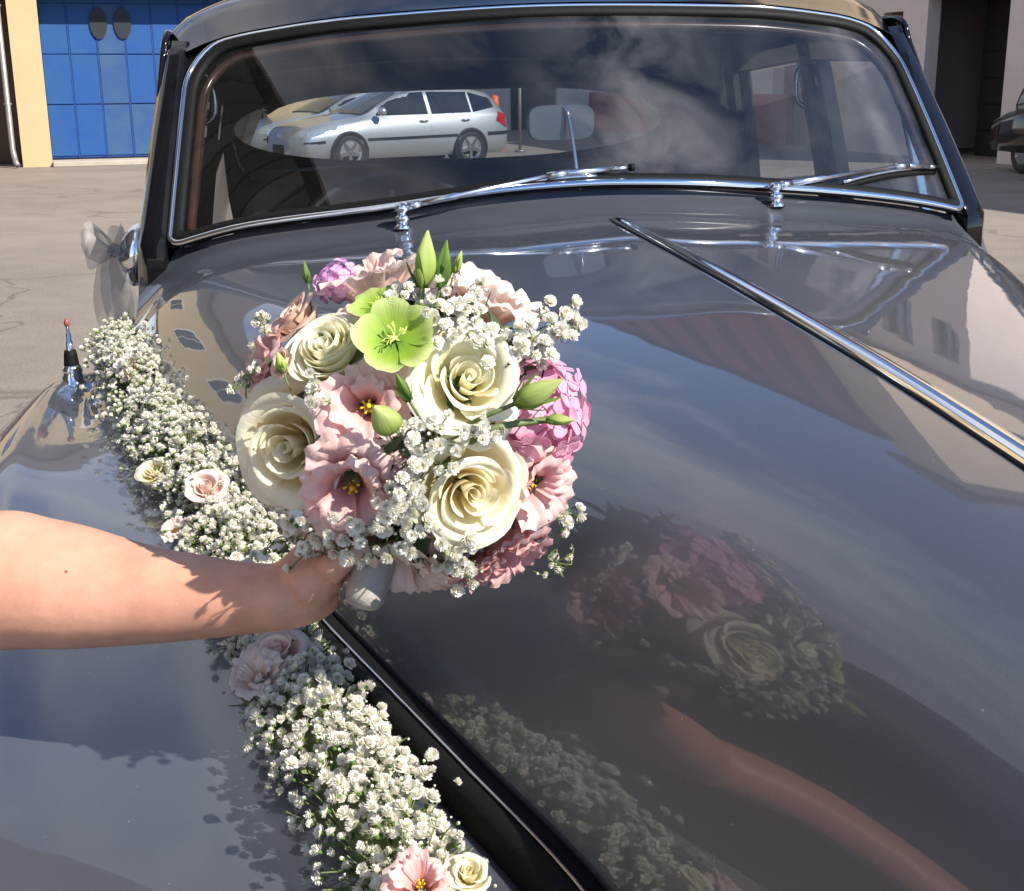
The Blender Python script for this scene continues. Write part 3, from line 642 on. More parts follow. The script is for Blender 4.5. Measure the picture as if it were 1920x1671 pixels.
# ---- chrome hinge strip down the bonnet centre
m = MB(); prof = [(-.0078, 0), (-.007, .0036), (-.0042, .0066), (0, .0076), (.0042, .0066), (.007, .0036), (.0078, 0)]
rows = []
for s in np.linspace(.112, 1.79, 60):
    e = min(1, (s-.108)/.05) ; wd = .78+.22*e
    rows.append([V(s, x*wd, bonnet_z(s, 0)+.0005+h*(.35+.65*e)) for x, h in prof])
rows = [[V(.109, 0, bonnet_z(.11, 0)+.002)]*7]+rows
m.grid(rows); m.build('bonnet_strip', MT['chrome'], car)
m = MB(); m.grid([[V(s, x, bonnet_z(s, 0)+.0012-abs(x)*.02) for x in (-.0105, -.007, 0, .007, .0105)] for s in np.linspace(.112, 1.79, 50)]); m.build('strip_seal', MT['rubber'], car)

# ---- windscreen opening: bottom and top curves
CB = [(-.70, -.17, 1.250), (-.681, -.16, 1.256), (-.55, -.11, 1.290), (-.35, -.05, 1.314), (-.10, -.004, 1.343), (0, 0, 1.346), (.10, -.004, 1.343), (.35, -.05, 1.320), (.55, -.11, 1.291), (.681, -.16, 1.262), (.70, -.17, 1.255)]
CT = [(-.655, -.445, 1.560), (-.60, -.43, 1.580), (-.53, -.415, 1.594), (-.33, -.38, 1.615), (0, -.36, 1.627), (.33, -.38, 1.621), (.53, -.415, 1.602), (.60, -.43, 1.584), (.655, -.445, 1.560)]
def crv(C, l): return (smooth_interp([c[0] for c in C], [c[1] for c in C], l), smooth_interp([c[0] for c in C], [c[2] for c in C], l))
def wscreen(u, v, bow=True):
    """u in -1..1 across, v 0..1 from sill to header -> (s,l,z)"""
    l0 = u*.681; s0, z0 = crv(CB, l0); l1 = u*.652; s1, z1 = crv(CT, l1)
    return (s0+(s1-s0)*v+.018*math.sin(PI*v)*(1-.6*u*u), l0+(l1-l0)*v, z0+(z1-z0)*v)
# ---- scuttle (cowl) between bonnet seam and windscreen
m = MB(); rows = []
tl = list(np.linspace(-1, 1, 61))
for v in np.linspace(0, 1, 9):
    r = []
    for t in tl:
        s0 = seam(t)-.003; A = np.array((s0, t*bw(s0), bonnet_z(s0, t)-.001))
        l1 = t*.70; s1, z1 = crv(CB, l1); B = np.array((s1-.022, l1, z1-.006))
        if abs(t) > .97: B = np.array((s1-.02, math.copysign(.735, t), z1-.035))
        Q = A+(B-A)*v
        Q[2] += -.010*math.sin(PI*v)*(1-.4*t*t)
        r.append(V(*Q))
    rows.append(r)
m.grid(rows); m.grid([[tuple(np.array(p)+np.array((0, 0, -.02))) for p in rows[0]], rows[0]])
m.build('scuttle', MT['paint'], car)
m = MB(); m.tube([tuple(np.array(V(seam(t)+.0015, t*bw(seam(t)), bonnet_z(seam(t), t)-.006))) for t in np.linspace(-.995, .995, 60)], .0035, 6); m.build('bonnet_gap', MT['rubber'], car)
# ---- glass, rubber and chrome surround
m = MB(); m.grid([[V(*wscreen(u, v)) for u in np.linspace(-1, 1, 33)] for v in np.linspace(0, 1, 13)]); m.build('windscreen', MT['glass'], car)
def loop(off_in, lift, n=24):
    """closed path round the glass with rounded corners, off_in > 0 lies inside the edge"""
    pts = []; R = .13
    W = .681-off_in*1.0; vi = off_in/.46
    per = []
    for k in range(n): per.append((-1+2*k/(n-1), 0))
    def corner(cx, cy, a0, a1, rx, ry): return [(cx+rx*math.cos(a), cy+ry*math.sin(a)) for a in np.linspace(a0, a1, 9)]
    ui = off_in/.67; rx = .105; ry = .20; rb = .035; rbb = .05
    P2 = [(u, vi) for u in np.linspace(-1+ui+rb, 1-ui-rb, n*2)]
    P2 += corner(1-ui-rb, vi+rbb, -PI/2, 0, rb, rbb)[1:]
    P2 += [(1-ui, v) for v in np.linspace(vi+rbb, 1-vi-ry, 14)][1:]
    P2 += corner(1-ui-rx, 1-vi-ry, 0, PI/2, rx, ry)[1:]
    P2 += [(u, 1-vi) for u in np.linspace(1-ui-rx, -1+ui+rx, n*2)][1:]
    P2 += corner(-1+ui+rx, 1-vi-ry, PI/2, PI, rx, ry)[1:]
    P2 += [(-1+ui, v) for v in np.linspace(1-vi-ry, vi+rbb, 14)][1:]
    P2 += corner(-1+ui+rb, vi+rbb, PI, 1.5*PI, rb, rbb)[1:-1]
    return [V(s+lift*.72, l, z+lift*.62) for s, l, z in (wscreen(u, v) for u, v in P2)]
m = MB(); m.tube(loop(.010, .002), .0135, 8, closed=True, flat=.6, ref=(0, -.7, .6)); m.build('windscreen_seal', MT['rubber'], car)
m = MB(); m.tube(loop(.000, .010), .0052, 10, closed=True, flat=.7, ref=(0, -.7, .6)); m.build('windscreen_trim', MT['chrome'], car)
# inner garnish rail (walnut, seen through the left edge)
m = MB(); m.tube(loop(.030, -.02), .009, 8, closed=True); m.build('garnish_rail', MT['walnut'], car)

# ---- black upper body: pillars, header, roof
def loft(mb, secs, mi=0, close=True):
    n = len(secs[0]); vs = [p for s in secs for p in s]
    fs = [(i*n+k, i*n+(k+1) % n, (i+1)*n+(k+1) % n, (i+1)*n+k) for i in range(len(secs)-1) for k in range(n)]
    fs += [tuple(range(n))[::-1], tuple((len(secs)-1)*n+k for k in range(n))]
    mb.add(vs, fs, mi)
for sg in (-1, 1):
    m = MB(); secs = []
    for v in np.linspace(-.28, 1.09, 16):
        s, l, z = wscreen(1, max(v, 0)); 
        if v < 0: s -= v*.02*-1; z += v*.40; l += -v*.03; s += v*.02
        l0 = l+.006; wd = .050-.006*max(v, 0)
        secs.append([V(s+.008, sg*l0, z), V(s+.004, sg*(l0+wd*.6), z+.002), V(s-.03, sg*(l0+wd), z), V(s-.085, sg*(l0+wd*.95), z), V(s-.085, sg*(l0+.004), z-.004), V(s-.02, sg*(l0-.014), z-.002)])
    loft(m, secs); m.build('windscreen_pillar', MT['black_paint'], car, auto=50)
# roof skin
def roof_half(s): return smooth_interp([-2.3, -2.0, -1.5, -1.0, -.6, -.4, -.33], [.60, .69, .70, .70, .690, .672, .655], s)
def roof_top(s): return smooth_interp([-2.3, -2.05, -1.7, -1.2, -.8, -.5, -.34], [1.51, 1.61, 1.69, 1.725, 1.72, 1.695, 1.66], s)
def roof_side(s): return smooth_interp([-2.3, -2.0, -1.5, -1.0, -.6, -.42, -.34], [1.45, 1.54, 1.585, 1.606, 1.608, 1.604, 1.598], s)
m = MB(); rows = []
for t in np.linspace(-1, 1, 41):
    r = []
    for u in np.linspace(0, 1, 40):
        sf = crv(CT, t*.655)[0]+.012; s = sf+(-2.28-sf)*u
        if u == 0: z = crv(CT, t*.655)[1]+.012
        ht, hs = roof_top(s), roof_side(s); z = hs+(ht-hs)*(1-abs(t)**3.8)**.7 if abs(t) < 1 else hs
        if u < .12: z0 = crv(CT, t*.655)[1]+.010; k = (u/.12); k = math.sin(k*PI/2); z = z0+(z-z0)*k
        r.append(V(s, t*(.655+(roof_half(s)+.012-.655)*min(1, u/.08)), z))
    rows.append(r)
m.grid(rows, flip=True); m.build('roof', MT['black_paint'], car)
m = MB(); m.grid([[(x*.985, y, z-.035) for x, y, z in r] for r in rows]); m.build('headlining', MT['headlining'], car)
for sg in (-1, 1):   # rain gutter from the roof down the outer edge of the pillar
    m = MB(); pth = [V(s_, sg*(roof_half(s_)+.010), roof_side(s_)-.004) for s_ in (-2.2, -2.0, -1.5, -1.0, -.7, -.50)]+[V(-.462, sg*.700, 1.556), V(-.41, sg*.706, 1.49), V(-.26, sg*.735, 1.27), V(-.22, sg*.745, 1.20)]
    m.tube(crom(pth, 5), .0065, 8); m.build('rain_gutter', MT['black_paint'], car)

# ---- wings and body sides (one skin each side, from the bonnet gap round to the sill)
def wing_rows(sg):
    S = [1.98, 1.95, 1.88, 1.75, 1.6, 1.45, 1.3, 1.1, .9, .7, .5, .3, .12, -.05, -.22, -.4, -.7, -1.1, -1.5, -1.9, -2.3, -2.7, -3.0, -3.12]
    rows = []
    for s in np.interp(np.linspace(0, len(S)-1, 90), range(len(S)), S):
        g0 = bw(min(s, 1.78))+.030 if s > -.2 else smooth_interp([-3.2, -.6, -.2], [.70, .72, bw(-.2)+.030], s)
        zg = (bze(s)-.012) if s > -.2 else 1.12
        zg = smooth_interp([-3.2, -2.6, -2.0, -.5, -.2, 0, 2.0], [.80, .98, 1.06, 1.12, bze(-.2)-.012, bze(0)-.012, bze(1.78)-.02], s) if s < 0 or s > 1.75 else zg
        lo = smooth_interp([-3.2, -2.6, -2, -1, -.4, 0, .4, .9, 1.4, 1.8, 1.98], [.74, .86, .90, .86, .868, .925, .945, .94, .925, .87, .74], s)
        zc = smooth_interp([-3.2, -2.6, -2, -1, -.4, 0, .4, .8, 1.2, 1.6, 1.85, 1.98], [.72, .88, .97, .99, 1.02, 1.070, 1.074, 1.046, 1.012, .972, .90, .74], s)
        if s > 1.8: g0 = smooth_interp([1.8, 1.98], [g0, .36], s); zg = smooth_interp([1.8, 1.98], [zg, .74], s)
        cr = g0+(lo-g0)*.62
        zv = min(zg, zc)-.020
        zb = .34 if s < 1.75 else .34+(s-1.75)*.9
        k = [(g0, zg-.018), (g0+.022, zg-.012-.004), (g0+(cr-g0)*.35, zv+.006), (g0+(cr-g0)*.72, zc-.010), (cr, zc), (cr+(lo-cr)*.5, zc-.022), (cr+(lo-cr)*.86, zc-.075), (lo, zc-.17), (lo+.004, zc-.32), (lo-.008, zb+.12), (lo-.04, zb)]
        c = crom([(s, sg*a, b) for a, b in k], 5)
        rows.append([V(*p) for p in c])
    return rows
for sg in (-1, 1):
    m = MB(); m.grid(wing_rows(sg), flip=sg < 0); m.build('front_wing', MT['paint'], car)
def wing_z(s, l, sg=-1):
    R2 = wing_rows_cache
    best = min(((abs(-p[1]-s)+abs(p[0]-l)), p[2]) for r in R2 for p in r if abs(-p[1]-s) < .08)
    return best[1]
wing_rows_cache = wing_rows(-1)
# black rubber and bright line in the gap beside the bonnet
for sg in (-1, 1):
    ss = np.linspace(-.12, 1.79, 80)
    m = MB(); m.grid([[V(s, sg*(bw(s)+a), bze(s)+b) for a, b in ((-.006, -.026), (.0005, -.006), (.004, -.003), (.013, -.006), (.022, -.004), (.031, -.009), (.034, -.03))] for s in ss], flip=sg > 0); m.build('bonnet_seal', MT['rubber'], car)
    m = MB(); m.tube([V(s, sg*(bw(s)+.0145), bze(s)-.0035) for s in ss], .0013, 6); m.build('gap_bead', MT['chrome_dull'], car)
# ---- front: radiator shell, mascot-free cap, headlamps, bumper (out of frame, close under the camera)
m = MB(); loft(m, [[V(s, x*w, z) for x, z in ((-.21, .42), (-.22, .8), (-.20, 1.06), (-.12, 1.19), (0, 1.245), (.12, 1.19), (.20, 1.06), (.22, .8), (.21, .42))] for s, w in ((1.80, .96), (1.82, 1), (1.93, 1), (1.945, .95))]); m.build('radiator_shell', MT['chrome'], car, auto=40)
gr = None
for k in range(15):
    m = MB(); x = -.165+k*.0236; m.box(V(1.95, x, .79), (.007, .012, .66)); o = m.build('grille_slat', MT['chrome_dull'], car, smooth=False)
for sg in (-1, 1):
    m = MB(); Mx = Matrix.Translation(V(1.90, sg*.60, .82)) @ Matrix.Rotation(PI/2, 4, 'X')
    m.lathe([(.02, -.02), (.10, -.02), (.118, .02), (.122, .085), (.112, .092)], 28, 0, Mx); hl = m.build('headlamp', MT['chrome'], car)
    m = MB(); m.lathe([(.112, .088), (.08, .105), (.04, .113), (0, .116)], 28, 0, Mx); m.build('lens', MT['lamp'], hl)
m = MB(); m.tube(crom([V(1.75, -.98, .52), V(2.0, -.85, .52), V(2.08, -.5, .52), V(2.10, 0, .52), V(2.08, .5, .52), V(2.0, .85, .52), V(1.75, .98, .52)], 6), .06, 10, flat=.5); m.build('bumper', MT['chrome'], car)
for s in (1.15, -1.95):
    for sg in (-1, 1):
        Mx = Matrix.Translation(V(s, sg*.70, .36)) @ Matrix.Rotation(-sg*PI/2 if sg < 0 else PI/2, 4, 'Y')
        Mx = Matrix.Translation(V(s, sg*.70, .36)) @ Matrix.Rotation(sg*PI/2, 4, 'Y')
        m = MB(); m.lathe([(.20, -.08), (.33, -.08), (.36, -.03), (.36, .06), (.34, .10), (.22, .10), (.20, .09)], 32, 0, Mx); wo = m.build('wheel', MT['tyre'], car)
        m = MB(); m.lathe([(.215, .095), (.20, .105), (.12, .10), (.09, .125), (.05, .14), (0, .145)], 28, 0, Mx); m.build('hub_cap', MT['chrome'], wo)
# underside, boot and tail
m = MB(); m.box(V(-.55, 0, .42), (1.5, 5.0, .08)); m.build('chassis', MT['rubber'], car, smooth=False)
m = MB(); rows = []
for s in np.linspace(-1.9, -3.12, 20):
    zt = smooth_interp([-3.12, -2.9, -2.5, -2.1, -1.9], [.70, .92, 1.06, 1.15, 1.20], s)
    rows.append([V(s, t*smooth_interp([-3.12, -2.6, -1.9], [.70, .74, .72], s), zt-.10*abs(t)**3) for t in np.linspace(-1, 1, 21)])
m.grid(rows); m.build('boot_lid', MT['paint'], car)

# ---- cabin sides: doors with window openings, rear panel with rear window
def waist(s): return 1.10
def side_l(s, z):   # tumblehome
    zs = roof_side(s); b = smooth_interp([-2.2, -1.6, -1, -.4, -.2], [.77, .79, .80, .785, .755], s); t = max(0, min(1, (z-1.10)/(zs-1.10)))
    return b+(roof_half(s)-.005-b)*(t**1.15)
for sg in (-1, 1):
    def bar(nm, pts, w0, w1, mat='black_paint', th=.035, par_=None):
        """flat frame member following the side: pts (s,z) along its centre, half width w in s/z plane"""
        m = MB(); secs = []
        for i, (s, z) in enumerate(pts):
            a = pts[max(0, i-1)]; b = pts[min(len(pts)-1, i+1)]; d = Vector((b[0]-a[0], b[1]-a[1])).normalized(); n = Vector((-d.y, d.x)); k = w0+(w1-w0)*i/(len(pts)-1)
            q = []
            for sw_, dl in ((1, 0), (-1, 0), (-1, -th), (1, -th)):
                s2, z2 = s+n.x*k*sw_, z+n.y*k*sw_; q.append(V(s2, sg*(side_l(s2, z2)+dl), z2))
            secs.append(q)
        loft(m, secs); return m.build(nm, MT[mat], par_ or car, smooth=False, bevel=.004)
    def ln(a, b, n=8): return [(a[0]+(b[0]-a[0])*k/n, a[1]+(b[1]-a[1])*k/n) for k in range(n+1)]
    fd = bar('front_door', ln((-.20, .78), (-.93, .78), 6), .30, .30, 'paint', .05)
    bar('window_frame', ln((-.45, 1.545), (-.93, 1.555)), .022, .022, par_=fd)
    bar('window_frame', ln((-.90, 1.09), (-.915, 1.535)), .018, .018, par_=fd)
    bar('quarterlight_bar', ln((-.44, 1.09), (-.50, 1.52)), .008, .008, 'chrome_dull', .02, par_=fd)
    bar('centre_pillar', ln((-.965, .5), (-.965, 1.575)), .030, .030, 'trim_black')
    rd = bar('rear_door', ln((-.99, .78), (-1.62, .78), 6), .30, .30, 'paint', .05)
    bar('window_frame', ln((-1.0, 1.555), (-1.55, 1.53)), .022, .022, par_=rd)
    bar('window_frame', ln((-1.02, 1.09), (-1.02, 1.535)), .014, .014, par_=rd)
    bar('window_frame', ln((-1.60, 1.09), (-1.50, 1.52)), .022, .03, par_=rd)
    m = MB(); m.grid([[V(s, sg*side_l(s, .78+(roof_side(s)+.01-.78)*v), .78+(roof_side(s)+.01-.78)*v) for s in np.linspace(-1.56-.06*(1-v), -2.26, 10)] for v in np.linspace(0, 1, 14)]); m.build('rear_quarter', MT['black_paint'], car, solid=.03)
    m = MB(); m.grid([[V(s, sg*(side_l(s, z)-.02), z) for s in np.linspace(-.36, -.93, 8)] for z in np.linspace(1.08, 1.54, 6)]); m.build('side_window', MT['glass_side'], fd)
    m = MB(); m.grid([[V(s, sg*(side_l(s, z)-.02), z) for s in np.linspace(-1.0, -1.58, 8)] for z in np.linspace(1.08, 1.54, 6)]); m.build('side_window', MT['glass_side'], rd)
    m = MB(); m.grid([[V(s_, sg*(roof_half(s_)+x_), roof_side(s_)+z_) for s_ in np.linspace(-.52, -2.2, 24)] for x_, z_ in ((.012, .004), (.010, -.02), (.004, -.045), (-.03, -.05))]); m.build('cant_rail', MT['black_paint'], car)
    # small chrome interior grab handle / coat hook on the centre pillar
    m = MB(); z0 = 1.48; m.tube(crom([V(-.975, sg*(side_l(-.96, z0)-.04), z0+.05), V(-.975, sg*(side_l(-.96, z0)-.062), z0+.03), V(-.975, sg*(side_l(-.96, z0)-.062), z0-.03), V(-.975, sg*(side_l(-.96, z0)-.04), z0-.05)], 5), .006, 8); m.build('grab_handle', MT['chrome_dull'], car)
# rear panel with lens shaped window
m = MB(); n = 48; rows = []
def hole(a): return (-.05+.655*math.copysign(abs(math.cos(a))**.75, math.cos(a)), 1.385+.115*math.copysign(abs(math.sin(a))**.9, math.sin(a)))
for v in (0, .5, 1):
    r = []
    for k in range(n+1):
        a = 2*PI*k/n; hx, hz = hole(a)
        dx, dz = math.cos(a), math.sin(a); e = (abs(dx/.735)**5+abs(dz/(.235 if dz > 0 else .5))**5)**.2; ox, oz = dx/e, 1.385+dz/e
        x, z = hx+(ox-hx)*v, hz+(oz-hz)*v; r.append(V(-1.98-(1.6-z)*.25-.0*v+.10*abs(x)**2, x, z))
    rows.append(r)
m.grid(rows); m.build('rear_panel', MT['black_paint'], car, solid=.02)
m = MB(); m.tube([V(-1.975-(1.6-hole(a)[1])*.25+.10*hole(a)[0]**2, *hole(a)) for a in np.linspace(0, 2*PI, 60, endpoint=False)], .009, 8, closed=True); m.build('rear_window_seal', MT['rubber'], car)
m = MB(); rows = []
for v in np.linspace(0, 1, 5): rows.append([V(-1.985-(1.6-(1.385+(hole(a)[1]-1.385)*v))*.25+.10*(hole(a)[0]*v)**2, hole(a)[0]*v, 1.385+(hole(a)[1]-1.385)*v) for a in np.linspace(0, 2*PI, 49)])
m.grid(rows); m.build('rear_window', MT['glass_side'], car)

# ---- cabin interior
m = MB(); rows = []
for v, (ds, dz) in enumerate([(0, -.02), (-.10, -.022), (-.17, -.035), (-.20, -.08), (-.20, -.30)]):
    rows.append([V(crv(CB, t*.66)[0]+ds, t*.665, crv(CB, t*.66)[1]*.55+1.285*.45+dz) for t in np.linspace(-1, 1, 31)])
m.grid(rows); m.build('dashboard', MT['trim_black'], car)
m = MB(); m.grid([[V(-.29-.02*k, t*.66, 1.235-.16*k-.02*t*t) for t in np.linspace(-1, 1, 15)] for k in (0, .5, 1)]); m.build('dash_fascia', MT['walnut'], car)
swm = Matrix.Translation(V(-.50, -.30, 1.155)) @ Matrix.Rotation(R_(62), 4, 'X')
m = MB(); m.tube([swm @ Vector((.205*math.cos(a), .205*math.sin(a), 0)) for a in np.linspace(0, 2*PI, 48, endpoint=False)], .011, 8, closed=True)
sw = m.build('steering_wheel', MT['trim_black'], car)
for a in (R_(200), R_(340), R_(90)):
    m = MB(); m.tube([swm @ Vector((.03*math.cos(a), .03*math.sin(a), -.02)), swm @ Vector((.2*math.cos(a), .2*math.sin(a), 0))], .007, 6); m.build('spoke', MT['trim_black'], sw)
m = MB(); m.lathe([(.0, .0), (.03, -.004), (.045, -.02), (.03, -.05)], 16, 0, swm); m.build('hub', MT['trim_black'], sw)
def seat(nm, s, l, wd, zt, mat):
    m = MB(); rows = []
    for u in np.linspace(-1, 1, 21):
        zt2 = zt-.05*abs(u)**5
        x = l+u*wd
        rows.append([V(s+.06, x, .62), V(s+.05, x, zt2-.10), V(s+.03, x, zt2-.02), V(s, x, zt2), V(s-.05, x, zt2-.015), V(s-.08, x, zt2-.08), V(s-.10, x, .62)])
    m.grid(rows, flip=True); return m.build(nm, mat, car)
seat('front_seat', -.98, -.34, .30, 1.255, MT['leather']); seat('front_seat', -.98, .34, .30, 1.265, MT['leather'])
seat('rear_seat', -1.72, 0, .64, 1.29, MT['leather'])
m = MB(); m.box(V(-1.98, 0, 1.262), (1.3, .34, .02)); m.build('parcel_shelf', MT['trim_black'], car, smooth=False)
m = MB(); m.box(V(-1.0, 0, .60), (1.45, 1.9, .04)); m.build('cabin_floor', MT['trim_black'], car, smooth=False)
# ---- interior mirror on a chrome stalk standing on the dash
m = MB(); m.tube(crom([V(-.20, .010, 1.28), V(-.21, .0, 1.38), V(-.225, -.008, 1.448), V(-.235, -.018, 1.465)], 5), .0036, 8); mir = m.build('interior_mirror', MT['chrome'], car)
m = MB(); 
mm = Matrix.Translation(V(-.245, -.020, 1.436)) @ Matrix.Rotation(R_(8), 4, 'Z')
m.prism([(.058*math.copysign(abs(math.cos(a))**.45, math.cos(a)), .029*math.copysign(abs(math.sin(a))**.45, math.sin(a))) for a in np.linspace(0, 2*PI, 32, endpoint=False)], .014, mm @ Matrix.Rotation(PI/2, 4, 'X'))
m.build('mirror_head', P('grey_metal', (.20, .21, .22), .3, .7), mir, smooth=True, auto=30)
# ---- wipers
def wiper(base, knee, tip, b0, b1):
    """points given on the windscreen as (u, v, lift)"""
    def W(u, v, lift): s, l, z = wscreen(u, v); return np.array(V(s+lift*.72, l, z+lift*.62))
    bs, bl, bz = base
    o = np.array(V(bs, bl, bz))
    m = MB(); Mx = Matrix.Translation(Vector(o)) @ Matrix.Rotation(R_(-12), 4, 'X')
    m.lathe([(r_*.86, z_*.70) for r_, z_ in ((.016, -.004), (.0165, .002), (.013, .005), (.0105, .009), (.0105, .014), (.0135, .017), (.0145, .021), (.011, .026), (.008, .028), (.008, .034), (.0125, .037), (.0135, .044), (.010, .051), (.004, .054), (0, .0545))], 20, 0, Mx)
    root = m.build('wiper', MT['chrome'], car)
    top = np.array(Mx @ Vector((0, 0, .031)))
    k = W(*knee); t = W(*tip)
    m = MB(); a0 = top+(k-top)*.04
    m.tube([a0, top+(k-top)*.12], [.0068, .0054], 8); m.tube([top+(k-top)*.10, top+(k-top)*.35, top+(k-top)*.38, k], [.0036, .0044, .0030, .0028], 8, flat=1.3); m.tube([k+(top-k)*.06, k+(t-k)*.16], .0062, 6)
    m.tube([k+(t-k)*.14, k+(t-k)*.18, k+(t-k)*.74], [.004, .0055, .005], 8); m.tube([k+(t-k)*.72, t], [.004, .0036], 8)
    m.build('wiper_arm', MT['chrome_dull'], root)
    B0, B1 = W(*b0), W(*b1); n_ = 14
    mid = [B0+(B1-B0)*i/n_+np.array((0, 0, .006*math.sin(PI*i/n_))) for i in range(n_+1)]
    m = MB(); m.tube(mid, .0055, 6); m.build('wiper_blade', MT['rubber'], root)
    m = MB(); m.tube([p+np.array((0, -.005, .008)) for p in mid[1:-3]], .0028, 6); m.build('blade_holder', MT['chrome_dull'], root)
    m = MB(); m.tube([t-(t-k)*.02, t+(t-k)*.05], .0058, 8); m.build('arm_tip', MT['rubber'], root)

# measured places on the windscreen: a sight line met with the glass
_wg = [(u, v, np.array(CM @ Vector(V(*wscreen(u, v))))) for u in np.linspace(-1.05, 1.05, 85) for v in np.linspace(-.06, 1, 54)]
def wuv(px, py):
    d = ray(px, py); best = min(_wg, key=lambda q: np.linalg.norm((q[2]-CAM)-d*((q[2]-CAM)@d)))
    return best[0], best[1]
CMI = CM.inverted()
def on_car(px, py, z):
    """where a sight line passes height z of the car frame -> (s,l,z)"""
    d = ray(px, py); o = CMI @ Vector(CAM); e = (CMI.to_3x3() @ Vector(d)); t = (z-o.z)/e.z; p = o+e*t
    return (-p.y, p.x, p.z)
def scuttle_base(px, py):
    for z in np.linspace(1.36, 1.2, 200):
        s, l, _ = on_car(px, py, z)
        t = l/.70; s0 = seam(t); s1, z1 = crv(CB, l); A = bonnet_z(s0, t); k = np.clip((s-s0)/(s1-s0), 0, 1)
        if z <= A+(z1-.008-A)*k-.010*math.sin(PI*k): return (s, l, z)
    return (0, l, 1.3)
wiper(scuttle_base(755, 428), (*wuv(1032, 336), .016), (*wuv(1177, 326), .016), (*wuv(888, 371), .004), (*wuv(1176, 338), .004))
wiper(scuttle_base(1455, 386), (*wuv(1690, 322), .018), (*wuv(1756, 324), .016), (*wuv(1566, 357), .004), (*wuv(1752, 327), .004))

# ---- wing aerial
s0, l0 = -.09, -.842; z0 = wing_z(s0, l0)
Mx = Matrix.Translation(V(s0, l0, z0-.002))
m = MB(); m.lathe([(0.021, 0), (.021, .004), (.0165, .007), (.0175, .013), (.0145, .018), (.016, .023), (.0135, .030), (.012, .032)], 24, 0, Mx); aer = m.build('aerial', MT['chrome'], car)
m = MB(); m.lathe([(.0122, .030), (.0105, .048), (.009, .056), (0, .056)], 20, 0, Mx); m.build('aerial_boot', MT['rubber'], aer)
m = MB(); m.lathe([(.0060, .054), (.0058, .070), (.0044, .0705), (.0042, .083), (.0028, .0835), (.0026, .095), (0, .095)], 14, 0, Mx); m.build('aerial_mast', MT['chrome'], aer)
m = MB(); m.lathe([(.001, .093), (.0042, .096), (.0046, .101), (.003, .106), (0, .107)], 12, 0, Mx); m.build('aerial_tip', P('red_tip', (.30, .075, .045), .5), aer)
# ---- chrome handle on the driver's door with the bow tied to it
def on_car_s(px, py, s):
    d = ray(px, py); o = CMI @ Vector(CAM); e = (CMI.to_3x3() @ Vector(d)); t = (-s-o.y)/e.y; p = o+e*t
    return (-p.y, p.x, p.z)
hs = -.46
hA = on_car_s(262, 478, hs); hB = on_car_s(238, 466, hs)
m = MB(); Mx = Matrix.Translation(V(*hA)) @ Matrix.Rotation(R_(-75), 4, 'Y')
m.lathe([(.034, -.02), (.040, .0), (.036, .02), (.022, .034), (0, .04)], 24, 0, Mx @ Matrix.Diagonal((1.5, 1.2, 1, 1))); dm = m.build('door_mirror', MT['chrome'], car)
m = MB(); m.tube([V(hA[0], hA[1]+.09, hA[2]-.05), V(*hA)], [.014, .01], 8); m.tube([V(*hA), V(hB[0], hB[1]-.01, hB[2])], .008, 8); m.build('mirror_arm', MT['chrome_dull'], dm)
bow = empty('ribbon_bow', tuple(CM @ Vector(V(hB[0]+.02, hB[1]-.02, hB[2]))))
tag(bow, 'grey organza ribbon bow with hanging tails tied beside the windscreen pillar', 'bow')
MPX = np.linalg.norm(np.array(bow.location)-CAM)/FOC      # metres per photo pixel there
def brib(name, pts, wd, wdir=None):
    """pts in photo pixels right/up from the knot plus depth in metres; wdir: across direction (right, up)"""
    C_ = crom([np.array((p[0]*MPX, p[2], p[1]*MPX)) for p in pts], 8); m = MB(); rows = []; L_ = len(C_)
    ws = np.array([smooth_interp(np.linspace(0, 1, len(wd)), wd, t) for t in np.linspace(0, 1, L_)])*MPX
    for i, p in enumerate(C_):
        a = C_[max(0, i-1)]; b = C_[min(L_-1, i+1)]; t = b-a; t = t/np.linalg.norm(t)
        q = np.array((wdir[0], 0, wdir[1])); q /= np.linalg.norm(q)
        rows.append([tuple(p+q*ws[i]*x+np.array((0, .006*math.cos(x*7+i*.12)+.004*math.sin(i*.35+x*2), 0))) for x in np.linspace(-.5, .5, 11)])
    m.grid(rows); return m.build(name, MT['ribbon'], bow)
brib('loop', [(0, 0, -.01), (-16, 4, -.03), (-36, 6, -.04), (-52, 6, -.012), (-38, 6, .02), (-18, 4, .022), (0, 0, .005)], [10, 46, 70, 40, 66, 42, 10], (-.12, .99))
brib('loop', [(0, 0, -.012), (-14, 16, -.02), (-28, 30, -.02), (-36, 40, .0), (-28, 32, .022), (-12, 16, .02), (0, 0, .005)], [10, 34, 48, 26, 46, 32, 10], (-.7, .7))
brib('loop', [(0, 0, -.01), (8, 10, -.03), (16, 18, -.034), (24, 24, -.005), (16, 18, .026), (8, 9, .02), (0, 0, .005)], [10, 40, 58, 34, 56, 38, 10], (-.3, .95))
brib('tail', [(-4, 0, 0), (-12, -30, .012), (-18, -90, .016), (-20, -150, .02), (-6, -225, .02)], [16, 50, 62, 54, 30], (1, .05))
brib('tail', [(2, 0, 0), (2, -34, -.016), (10, -90, -.022), (10, -150, -.01), (0, -215, .0)], [14, 48, 62, 54, 34], (1, -.05))
brib('tail', [(-2, 0, .015), (-6, -40, .03), (-2, -100, .035), (-8, -160, .03), (-14, -190, .03)], [10, 30, 36, 30, 12], (1, .1))
m = MB(); m.lathe([(0, -.014), (.010, -.01), (.013, 0), (.010, .01), (0, .014)], 12); m.build('knot', MT['ribbon'], bow)

